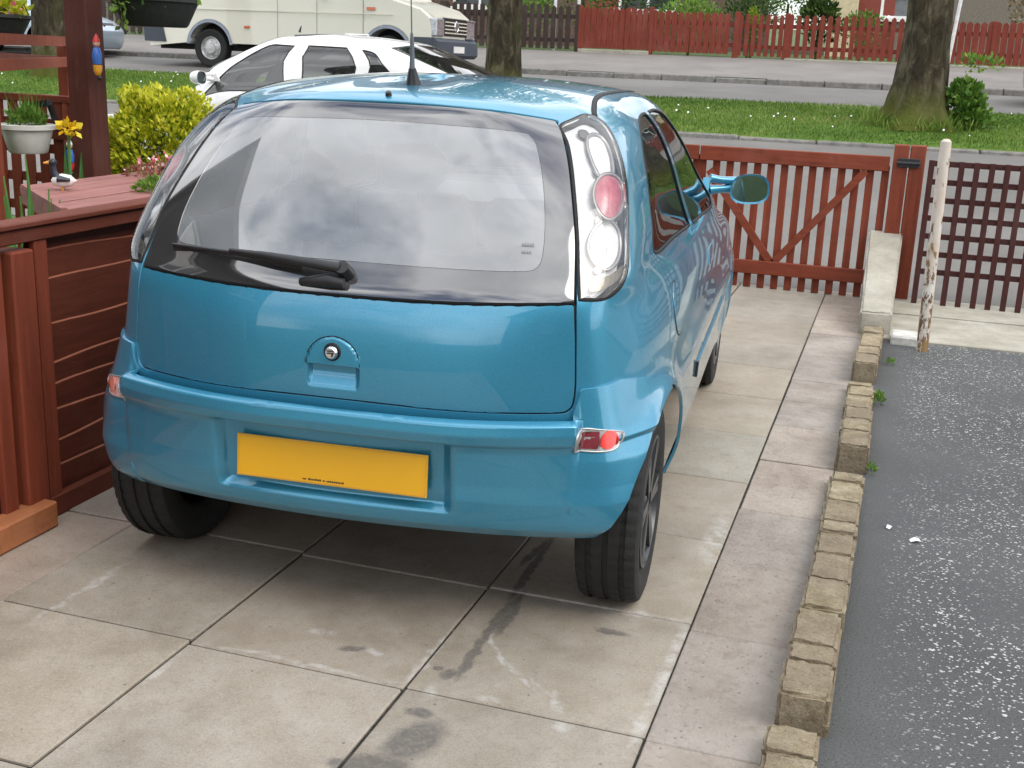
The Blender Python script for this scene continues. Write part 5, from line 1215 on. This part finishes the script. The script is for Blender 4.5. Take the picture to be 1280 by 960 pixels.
def house(x0, x1, wall, label, door_x, seed, at_=None, rz=0):
    r = random.Random(seed); y = 30.; cx = (x0+x1)/2; h = empty('house', at_ or (cx, y+4, 1.9), rz, label, 'house', 'houses across the street'); hw = (x1-x0)/2; zt = 5.2
    wins = [(-hw*.55, .95, 1.6, 1.25), (hw*.5, .95, 1.6, 1.25), (-hw*.55, 3.5, 1.3, 1.15), (hw*.5, 3.5, 1.3, 1.15)]
    ops = [(wx-ww/2, wx+ww/2, wz, wz+wh) for wx, wz, ww, wh in wins]+[(door_x-.5, door_x+.5, 0, 2.1)]
    xs_ = sorted({-hw, hw}|{o[0] for o in ops}|{o[1] for o in ops}); zs_ = sorted({0., zt}|{o[2] for o in ops}|{o[3] for o in ops}); m = MB()
    for i in range(len(xs_)-1):
        for j in range(len(zs_)-1):
            mx_, mz_ = (xs_[i]+xs_[i+1])/2, (zs_[j]+zs_[j+1])/2
            if any(o[0] < mx_ < o[1] and o[2] < mz_ < o[3] for o in ops): continue
            m.box(xs_[i], -4, zs_[j]-(.4 if j == 0 else 0), xs_[i+1], -3.75, zs_[j+1])
    m.box(-hw, -3.75, -.4, -hw+.25, 4, zt); m.box(hw-.25, -3.75, -.4, hw, 4, zt); m.box(-hw+.25, 3.75, -.4, hw-.25, 4, zt); m.build('wall', wall, h)
    m = MB(); m.prism([(-4.35, zt-.02), (4.35, zt-.02), (4.35, zt+.15), (0, zt+2.6), (-4.35, zt+.15)], 'x', -hw-.3, hw+.3); rf = m.build('roof', M_ROOF, h)
    m = MB(); m.box(hw*.5, -.5, zt+1.6, hw*.5+.9, .4, zt+3.6, bev=.03); m.build('chimney', wall, rf)
    for wx, wz, ww, wh in wins:
        m = MB(); z = wz; x = wx-ww/2
        for a in ((x, z, x+.07, z+wh), (x+ww-.07, z, x+ww, z+wh), (x+.07, z, x+ww-.07, z+.07), (x+.07, z+wh-.07, x+ww-.07, z+wh), (wx-.03, z+.07, wx+.03, z+wh-.07)): m.box(a[0], -3.93, a[1], a[2], -3.85, a[3])
        m.box(x-.08, -4.08, z-.07, x+ww+.08, -3.94, z-.001); f = m.build('window', M_WINF, h); m = MB(); m.box(x+.07, -3.90, z+.07, x+ww-.07, -3.89, z+wh-.07); m.build('pane', M_WGL, f)
    m = MB(); m.box(door_x-.48, -3.92, 0, door_x+.48, -3.86, 2.08, bev=.01); d_ = m.build('door', M_DOORR, h); m = MB(); m.tube([(door_x+.35, -3.97, 1.), (door_x+.35, -3.90, 1.)], .03, 8); m.build('handle', CHROME, d_)
house(-.75, 7.5, M_HARL, 'grey-brown pebbledashed house behind the thick tree trunk', -.0+(-3.2), 1)
house(-12.5, -3.4, plain('dull_brown_brick_wall', (.11, .07, .055), .9, 0, .3, 14, .5), 'dull brown brick house across the street behind the van', 1.0, 2)
house(-24, -14.2, M_HARL, 'grey house at the far left across the street', 1.5, 3)
house(9, 18, M_CREAMW, 'cream rendered house beyond the right edge of the photo', 1.5, 4)
house(-2.8, 2.8, plain('dark_reflected_wall', (.022, .026, .020), .95, 0, .2, 20, .5), 'dark rendered house left of the driveway, behind the camera', 1.5, 5, (-7.3, -3.1, -1.15), PI/2)  # unseen house, added and shaped for the dark patch mirrored in the rear window
house(-5, 5, M_HARL, 'pebbledashed house right of the neighbouring driveway, behind the camera', -1.5, 6, (8.6, -9.6, 0), -PI/2)
m = MB(); m.box(-.35, -.12, 1.7, .35, .12, 3.6, bev=.01); tag(m.build('garden_wall_pier', M_CREAMW, loc=(-.55, 29.2, 0)), 'cream wall pier beside the pebbledashed house, left of the tree', 'wall')

# ------------------------------------------------------------------ cream van
VN = empty('cream_van', (-12.3, 17.8, 1.13), 0, 'cream panel van parked across the street, facing right', 'van')
VN.rotation_euler = (0, 0, 0)
VW2 = .98; m = MB()
prof = [(0.05, .42), (0.02, .75), (0, 1.2), (.03, 2.2), (.12, 2.50), (.3, 2.58), (4.35, 2.60), (4.62, 2.50), (5.35, 1.62), (5.55, 1.32), (6.12, 1.16), (6.30, 1.02), (6.36, .80), (6.36, .60), (6.30, .42)]
def arc_open(c, r): return [(c-r*math.cos(a), .36+r*math.sin(a)) for a in np.linspace(PI-.16, .16, 14)]
bot = [(6.30, .34)]+arc_open(5.50, .42)+arc_open(1.30, .42)+[(.05, .34)]
bm = bmesh.new(); pts = prof+bot; va = [bm.verts.new((x, -VW2, z)) for x, z in pts]; vb = [bm.verts.new((x, VW2, z)) for x, z in pts]
bm.faces.new(va); bm.faces.new(vb[::-1]); n_ = len(pts)
for i in range(n_): bm.faces.new((va[i], vb[i], vb[(i+1) % n_], va[(i+1) % n_]))
# narrow toward the roof and bevel the side edges
for q in bm.verts:
    if q.co.z > 1.25: q.co.y *= 1-(q.co.z-1.25)*.09
    if q.co.x > 5.9: q.co.y *= .96
bmesh.ops.recalc_face_normals(bm, faces=bm.faces)
ed = [e_ for e_ in bm.edges if len(e_.link_faces) == 2 and ((e_.link_faces[0] in (bm.faces[:]) ) and abs(abs(e_.verts[0].co.y)-abs(e_.verts[1].co.y)) < .1 and e_.verts[0].co.y*e_.verts[1].co.y > 0 and min(e_.verts[0].co.z, e_.verts[1].co.z) > .5)]
bmesh.ops.bevel(bm, geom=ed, offset=.06, segments=3, affect='EDGES')
bmesh.ops.recalc_face_normals(bm, faces=bm.faces)
me = bpy.data.meshes.new('body'); bm.to_mesh(me); bm.free(); me.shade_smooth(); me.set_sharp_from_angle(angle=math.radians(35)); link(me, 'body', CREAM, VN)
ys = -VW2-.004
def strip(nm, x0, z0, x1, z1, mat, y=ys, th=.01, bev=.0):
    m = MB(); m.box(x0, y-th, z0, x1, y, z1, bev=bev); return m.build(nm, mat, VN)
TRIM = plain('dark_slate_trim', (.05, .06, .08), .6, 0, .15, 10, .1)
# waist moulding ribs, door lines
for z in (1.0,): strip('waist_rib', .08, z, 5.6, z+.014, CREAM, th=.012)
for x in (2.72, 3.86, 5.05): strip('door_gap', x, .42, x+.008, 1.30, plain('grey_door_gap', (.12, .12, .10), .8), y=-VW2-.001, th=.003)
strip('door_handle', 4.00, 1.24, 4.22, 1.29, BLK, th=.03, bev=.006); strip('side_marker', .22, .74, .32, .78, AMBER, th=.012); strip('side_marker', 2.02, .70, 2.13, .74, AMBER, th=.012); strip('side_repeater', 5.12, 1.07, 5.28, 1.12, AMBER, th=.012)
for s_ in (-1, 1):
    m = MB(); m.prism([(4.35, 1.56), (4.42, 2.15), (4.75, 2.10), (5.20, 1.62), (5.16, 1.55)], 'y', s_*(VW2-.045), s_*(VW2+.004)); m.build('cab_window', M_WGL, VN)
m = MB(); m.add([(4.72, -.80, 2.40), (4.72, .80, 2.40), (5.36, .86, 1.66), (5.36, -.86, 1.66)], [(0, 1, 2, 3)]); w_ = m.build('windscreen', M_WGL, VN, fix=False); w_.location = (.012, 0, .012)
for cx in (1.30, 5.50):
    m = MB()
    for i, a in enumerate(np.linspace(PI-.1, .1, 19)[:-1]):
        b_ = np.linspace(PI-.1, .1, 19)[i+1]; P_ = lambda a, r: (cx-r*math.cos(a), ys-.008, .36+r*math.sin(a))
        m.add([P_(a, .42), P_(b_, .42), P_(b_, .475), P_(a, .475)], [(0, 1, 2, 3)]); m.add([P_(a, .42), P_(b_, .42), (P_(b_, .42)[0], -.75, P_(b_, .42)[2]), (P_(a, .42)[0], -.75, P_(a, .42)[2])], [(0, 1, 2, 3)])
    m.build('wheel_arch_trim', plain('bluish_grey_arch_trim', (.26, .29, .36), .5, 0, .1, 10, 0), VN, fix=False)
m = MB(); m.prism([(-.05, .42), (-.06, .88), (.0, .90), (.30, .88), (.40, .42)], 'y', -VW2-.02, VW2+.02); m.build('rear_bumper', TRIM, VN)
m = MB(); m.prism([(5.95, .36), (5.95, .62), (6.02, .66), (6.36, .66), (6.44, .60), (6.45, .38), (6.38, .32)], 'y', -VW2-.015, VW2+.015); m.build('front_bumper', TRIM, VN)
m = MB(); m.prism([(.10, .30), (.10, .9), (5.9, .9), (5.9, .30)], 'y', -.72, .72); m.build('chassis', UNDER, VN)
for s_ in (-1, 1):
    m = MB(); m.box(5.98, s_*(VW2-.03)-.03*s_, .68, 6.392, s_*.56, .98, bev=.02); m.build('headlight', HEADL, VN)
gg = MB(); gg.box(6.34, -.55, .70, 6.385, .55, 1.0, bev=.01); g_ = gg.build('grille', BLK, VN)
m = MB()
for z in (.74, .80, .86, .92): m.box(6.386, -.53, z, 6.396, .53, z+.02)
m.build('grille_bars', CREAM, g_)
m = MB(); m.lathe([(.10, 6.398), (.085, 6.41), (.075, 6.398)], 24, 'x', c=(0, 0, .86)); 
for a, b_ in (((-.045, .925), (0, .865)), ((0, .865), (.045, .925)), ((-.07, .89), (-.035, .80)), ((-.035, .80), (0, .85)), ((0, .85), (.035, .80)), ((.035, .80), (.07, .89))): m.bar((6.404, a[0], a[1]), (6.404, b_[0], b_[1]), .012, .012, up=(1, 0, 0))
m.build('badge', CHROME, g_)
m = MB(); m.box(6.452, -.26, .42, 6.462, .26, .53); m.build('number_plate', WPLATE, VN)
for s_ in (-1, 1):
    m = MB(); m.box(5.35, s_*(VW2+.04)-.02, 1.55, 5.45, s_*(VW2+.22)+.02, 1.9, bev=.03); m.bar((5.3, s_*VW2*.95, 1.6), (5.38, s_*(VW2+.1), 1.7), .03, .03); m.build('wing_mirror', BLK, VN)
for cx in (1.30, 5.50):
    for s_ in (-1, 1):
        we = empty('wheel', (cx, s_*.86, .0)); we.rotation_euler = (0, 0, PI/2); we.parent = VN
        r0 = .335; m = MB(); m.lathe([(r0*.62, -.09), (r0*.9, -.105), (r0*.98, -.09), (r0, -.05), (r0, .05), (r0*.98, .09), (r0*.9, .105), (r0*.62, .09)], 40, 'x', closed=True); m.build('tyre', RUBBER, we, loc=(0, 0, r0), angle=35)
        o_ = 1 if s_ > 0 else -1; m = MB(); m.lathe([(r0*.62, o_*.08), (r0*.58, o_*.09), (r0*.50, o_*.05), (r0*.30, o_*.075), (r0*.28, o_*.10), (.001, o_*.105)], 32, 'x')
        for k in range(8): a = 2*PI*k/8; m.box(o_*.06, math.cos(a)*r0*.42-.012, math.sin(a)*r0*.42-.012, o_*.075, math.cos(a)*r0*.42+.012, math.sin(a)*r0*.42+.012)
        m.build('rim', STEELL, we, loc=(0, 0, r0), angle=35)

for o in [c for c in kids(VN)]+[g for c in kids(VN) for g in kids(c)]:
    if o.type == 'MESH' and not (o.parent and o.parent.name.startswith('wheel')):
        for q in o.data.vertices: q.co.x -= .72*min(1, max(0, (q.co.x-2.6)/2.2))
    elif o.name.startswith('wheel') and o.location.x > 3: o.location.x -= .72
VN.location.x += .17
# ------------------------------------------------------------------ other cars
net2 = NET.copy(); f_ = np.clip((net2[..., 2]-.93)/.45, 0, 1.15); tt_ = np.arange(13)
net2[..., 1] = net2[..., 1]*1.17+f_*np.interp(tt_, [0, 3, 4, 5, 6, 7, 8, 12], [.74, .74, .66, .52, .40, .30, .24, .18])+.02; net2[..., 0] *= 1.02
net2[3:7, 8:, 2] -= np.array([.08, .15, .17, .10])[:, None]
net2[6, 7, 2] -= .03
wc, WS, _, _ = build_car('white_hatchback', 'white hatchback parked in the road behind the blue car, facing left', 'car', net2, WHITEP, (-1.82, 8.0, .215), math.radians(90), fine=False, est=True)
sr = spline([(9.6, 11.15), (12, 11.15), (14.4, 11.15), (14.2, 11.9), (12, 12.1), (9.8, 11.9)], 4, sharp=(0, 2)); patch(WS.base, WS, 'sunroof', M_WGL, wc, sr, off=.012, skirt=.014, res=(.2, .2))
m = MB(); m.tube([(0, 2.5, 1.44), (.0, 2.48, 1.50)], [.012, .004], 6); m.build('aerial', BLK, wc)
sv_, _, _, _ = build_car('silver_hatchback', 'silver-blue car at the top left, half hidden by the tall post', 'car', NET*np.array([1, 1.05, 1.0]), SILVER, (-18.0, 18.2, 1.16), math.radians(-90), fine=False)
dc, _, _, _ = build_car('dark_hatchback', 'dark car just entering the photo at the right edge, across the street', 'car', NET*np.array([1, 1.0, 1.0]), DARKP, (6.72, 17.3, 1.12), math.radians(90), fine=False)

# ------------------------------------------------------------------ the blue car
CA, S, F, Fb = build_car('blue_hatchback', 'light blue three-door hatchback parked on the driveway, seen from behind', 'car', NET, BLUE, (0, 0, 0), math.atan(.0744), True, True)
def find(p, n): return [c for c in kids(p) if c.name.split('.')[0] == n]
BP = find(CA, 'rear_bumper')[0]; TG = find(CA, 'tailgate')[0]; RW_ = find(CA, 'rear_window')[0]; LAMPS = find(CA, 'tail_light')
def ell(ct, cv, rt, rv_, n=28): return np.array([(ct+rt*math.cos(a), cv+rv_*math.sin(a)) for a in np.linspace(0, 2*PI, n, endpoint=False)])
V = lambda z: float(S.v_of(z))
for s_ in (1, -1):
    lens = [l for l in LAMPS if (np.mean([v.co.x for v in l.data.vertices])*s_ > 0)][0]
    def bowl(ct, z, rt, rz, depth, mat, nm, base=-.022, ring=True, dome=0.):
        cv = V(z); rvv = V(z+rz)-cv
        def f(p, t, v):
            d = np.hypot((np.asarray(t)-ct)/rt, (np.asarray(v)-cv)/rvv); return base-depth*np.clip(1-d**2, 0, 1)+dome*np.clip(1-d**2, 0, 1)
        G = S.disp(f); o = patch(G, S, nm, mat, lens, ell(ct, cv, rt, rvv), res=(.05, .08), skirt=.006)
        if ring: ribbon(S.disp(lambda p, t, v: 0*p[..., 0]+base), S, ell(ct, cv, rt*1.04, rvv*1.04, 36), .009, .006, 'reflector_ring', STEELL, o, hgt=.01)
        return o
    bowl(s_*2.80, 1.265, .34, .052, .03, LAMPW, 'indicator_bowl')
    bowl(s_*2.78, 1.165, .45, .050, .0, LAMPR, 'brake_lamp', base=-.014, dome=.012)
    bowl(s_*2.66, 1.055, .47, .056, .035, LAMPW, 'reversing_lamp_bowl')
    bowl(s_*2.60, 1.055, .26, .030, .0, LAMPW, 'bulb_dome', base=-.035, dome=.02)
    tip = spline([(s_*2.25, V(.948)), (s_*2.85, V(.962)), (s_*3.12, V(1.0)), (s_*2.75, V(.985)), (s_*2.3, V(.975))], 5)
    patch(F, S, 'lamp_tip', plain('smoky_lamp_tip', (.30, .26, .20), .25, .5, .3, 40, .2), lens, tip, off=-.012, skirt=.004)
    for (a, z, ra, rz) in ((2.42, 1.112, .09, .012), (3.05, 1.115, .10, .012), (2.5, 1.32, .16, .014), (3.12, 1.02, .08, .012), (2.38, 1.0, .10, .010), (2.5, 1.225, .07, .01)):
        patch(F, S, 'lamp_detail', plain('grey_lamp_detail', (.22, .22, .23), .3, .6, .3, 40, .2), lens, ell(s_*a, V(z), ra, V(z+rz)-V(z), 12), off=-.016, skirt=.003)
    # bumper reflector cluster
    ro = spline([(s_*1.98, V(.555)), (s_*2.0, V(.606)), (s_*2.4, V(.603)), (s_*2.78, V(.592)), (s_*2.84, V(.582)), (s_*2.72, V(.553)), (s_*2.4, V(.549))], 5, sharp=(0,))
    rl = patch(Fb, S, 'rear_reflector', LAMPP if s_ < 0 else plain('grey_reflector_bed', (.45, .45, .45), .25, .6, .2, 50, .2), BP, ro, off=.003, skirt=.008)
    ribbon(Fb, S, ro, .0035, .004, 'chrome_edge', STEELL, rl, hgt=.004)
    if s_ > 0:
        sq = spline([(2.02, V(.560)), (2.04, V(.602)), (2.34, V(.600)), (2.34, V(.556))], 4, sharp=(0, 1, 2, 3)); patch(Fb, S, 'fog_lamp', LAMPD, rl, sq, off=.006, skirt=.003)
        patch(Fb, S, 'red_reflector', LAMPB, rl, ell(2.53, V(.576), .17, V(.599)-V(.576)), off=.007, skirt=.003)
    else:
        patch(Fb, S, 'red_reflector', plain('dull_red_lens', (.5, .14, .10), .3, 0, .3, 60, .2), rl, ell(-2.50, V(.576), .17, V(.605)-V(.584)), off=.005, skirt=.002)
# number plate in its recess
pp = Fb(np.array([0.]), np.array([V(.465)]))[0]
m = MB(); m.box(-.26, -.006, -.0555, .26, 0, .0555, bev=.003); npo = m.build('number_plate', YPLATE, BP, loc=(0, pp[1]-.012, .467)); npo.rotation_euler = (math.radians(-4), 0, 0)
m = MB()
for a in ((-.257, -.0525, .257, -.0505), (-.257, .0505, .257, .0525), (-.257, -.0505, -.255, .0505), (.255, -.0505, .257, .0505)): m.box(a[0], -.0075, a[1], a[2], -.0061, a[3])
m.build('plate_edge', plain('plate_edge_orange', (.62, .33, .03), .35, 0, .1, 20, 0), npo)
m = MB(); x = -.075
while x < .035:
    w_ = random.uniform(.0022, .0045); 
    if random.random() > .15: m.box(x, -.0070, -.0465, x+w_, -.0061, -.0465+random.uniform(.0035, .0055))
    x += w_+.0016
m.build('maker_line', BLK, npo)
# lock and badge on the tailgate
g0 = S.base(np.array([0.]), np.array([V(.760)]))[0]
m = MB(); m.lathe([(.001, -.014), (.013, -.014), (.017, -.010), (.018, 0)], 24, 'y'); lk = m.build('lock_badge', CHROME, TG, loc=(0, g0[1]-.004, .763), angle=40)
m = MB(); m.bar((-.008, -.016, .006), (.008, -.016, .006), .004, .003); m.bar((-.008, -.016, .0), (.006, -.016, .0), .004, .003); m.bar((.004, -.016, -.008), (.008, -.016, .002), .004, .003); m.build('badge_mark', BLK, lk)
m = MB(); m.lathe([(.018, -.002), (.021, -.005), (.024, .0)], 24, 'y'); m.build('badge_ring', SEAL, lk, angle=40)
ribbon(S.base, S, spline([rsx for rsx in [S.rv(-.072, .727), S.rv(-.063, .763), S.rv(-.036, .792), S.rv(0, .802), S.rv(.036, .792), S.rv(.063, .763), S.rv(.072, .727)]], 5, closed=False), .0022, .0020, 'handle_gap', SEAL, TG, closed=False, hgt=.001)
# rear wiper
def onrear(x, z, off=.0):
    t_, v_ = S.rv(x, z); p = S.base(np.array([t_]), np.array([v_]))[0]; n = S.nrm(np.array([t_]), np.array([v_]))[0]; return Vector(p+n*off)
m = MB(); m.tube([onrear(.010, .955, .034), onrear(-.07, .960, .038), onrear(-.20, .969, .034), onrear(-.30, .975, .028)], [.013, .013, .010, .006], 10); m.tube([onrear(.018, .955, .002), onrear(.016, .956, .042)], [.020, .017], 16)
wi = m.build('wiper', BLK, RW_, angle=50)
m = MB(); m.tube([onrear(-.10, .962, .018), onrear(-.30, .972, .020), onrear(-.49, .977, .014)], [.005, .006, .004], 8); m.bar(onrear(-.10, .959, .010), onrear(-.49, .973, .008), .005, .014); m.build('wiper_blade', BLK, wi)
m = MB(); m.tube([onrear(-.10, .925, .004), onrear(-.02, .930, .018), onrear(.02, .928, .014)], [.010, .018, .014], 12); m.build('wiper_cap', BLK, RW_, angle=60)
# window stickers
m = MB()
for k in range(5): a = onrear(.445+.006*k, 1.045, .004); m.box(a.x-.002, a.y-.002, a.z, a.x+.0015, a.y, a.z+.006)
for k in range(4): a = onrear(.447+.006*k, 1.03, .004); m.box(a.x-.002, a.y-.002, a.z, a.x+.0015, a.y, a.z+.004)
m.build('glass_marking', plain('pale_glass_marking', (.25, .26, .28), .6, 0, .1, 10, 0), RW_)
# antenna, washer jet
def roofp(t_, v_, off=0.): p = S.base(np.array([t_]), np.array([v_]))[0]; n = S.nrm(np.array([t_]), np.array([v_]))[0]; return Vector(p+n*off)
ab = roofp(0., 11.75); an = empty('antenna', ab); an.parent = CA
m = MB(); m.tube([(0, 0, -.008), (0, -.004, .012), (0, -.012, .045)], [.026, .019, .010], 16); m.build('base', BLK, an, angle=50)
m = MB(); m.tube([(0, -.012, .04), (0, -.018, .12), (0, -.022, .14)], [.0085, .006, .004], 10); m.tube([(0, -.022, .14), (0, -.045, .36)], [.0022, .0018], 6); m.build('mast', plain('antenna_grey', (.12, .13, .14), .5), an, angle=50)
wj = roofp(0., 10.62, .001); m = MB(); m.tube([(0, 0, -.004), (0, -.006, .008)], [.010, .007], 12); m.build('washer_jet', BLK, CA, loc=wj, angle=50)
# roof ditch joints
for s_ in (1, -1):
    rl = [(s_*3.02, V(1.359)), (s_*3.22, V(1.374)), (s_*3.6, V(1.388)), (s_*4.2, V(1.395)), (s_*5, V(1.395)), (s_*6, V(1.395)), (s_*7, V(1.395)), (s_*8, V(1.393)), (s_*8.8, V(1.38))]
    ribbon(F, S, spline(rl, 6, closed=False), .016, .002, 'roof_joint', SEAL, CA, closed=False)
# fuel flap, side mouldings, sills
ff = np.array([S.sv(.80+.075*math.cos(a), .80+.078*math.sin(a)) for a in np.linspace(0, 2*PI, 24, endpoint=False)]); fl_ = patch(F, S, 'fuel_flap', BLUE, CA, ff, off=.0025, skirt=.004, inset=.002); ribbon(F, S, ff, .005, .0008, 'flap_gap', SEAL, fl_)
for s_ in (1, -1):
    mo_ = np.array([S.sv(y, .50+dz, s_) for y, dz in [(1.30, -.022), (1.30, .022)]+[(y, .022+.012*(y-1.3)/1.2) for y in np.arange(1.4, 2.55, .1)]+[(2.56, .03), (2.58, -.012)]+[(y, -.022+.012*(y-1.3)/1.2) for y in np.arange(2.5, 1.35, -.1)]])
    mr = patch(F, S, 'side_moulding', BLUE, CA, mo_, off=.006, skirt=.010); 
    md = np.array([S.sv(y, z, s_) for y, z in ((1.292, .474), (1.292, .526), (1.312, .526), (1.312, .474))]); patch(F, S, 'moulding_end', BLK, mr, md, off=.008, skirt=.010)
    dh = spline([S.sv(1.66, .80, s_), S.sv(1.66, .845, s_), S.sv(1.84, .85, s_), S.sv(1.84, .80, s_)], 4, sharp=(0, 1, 2, 3)); patch(F, S, 'door_handle', BLUE, CA, dh, off=.004, skirt=.008)
# exhaust, axle bits, towing eye
m = MB(); m.tube([(-.42, .34, .28), (-.42, .6, .27), (-.35, 1.2, .27)], .022, 12); m.build('exhaust_pipe', plain('rusty_exhaust', (.20, .11, .08), .6, .5, .3, 20, .3), CA, angle=50)
m = MB(); m.tube([(-.62, .54, .27), (.62, .54, .27)], .03, 10); m.tube([(-.55, .54, .28), (-.50, .95, .32)], .03, 8); m.tube([(.55, .54, .28), (.50, .95, .32)], .03, 8); m.build('rear_axle', UNDER, CA)
m = MB(); m.tube([(.42, .26, .31), (.45, .27, .285), (.48, .26, .31)], .008, 8); m.build('tow_eye', STEELL, CA)
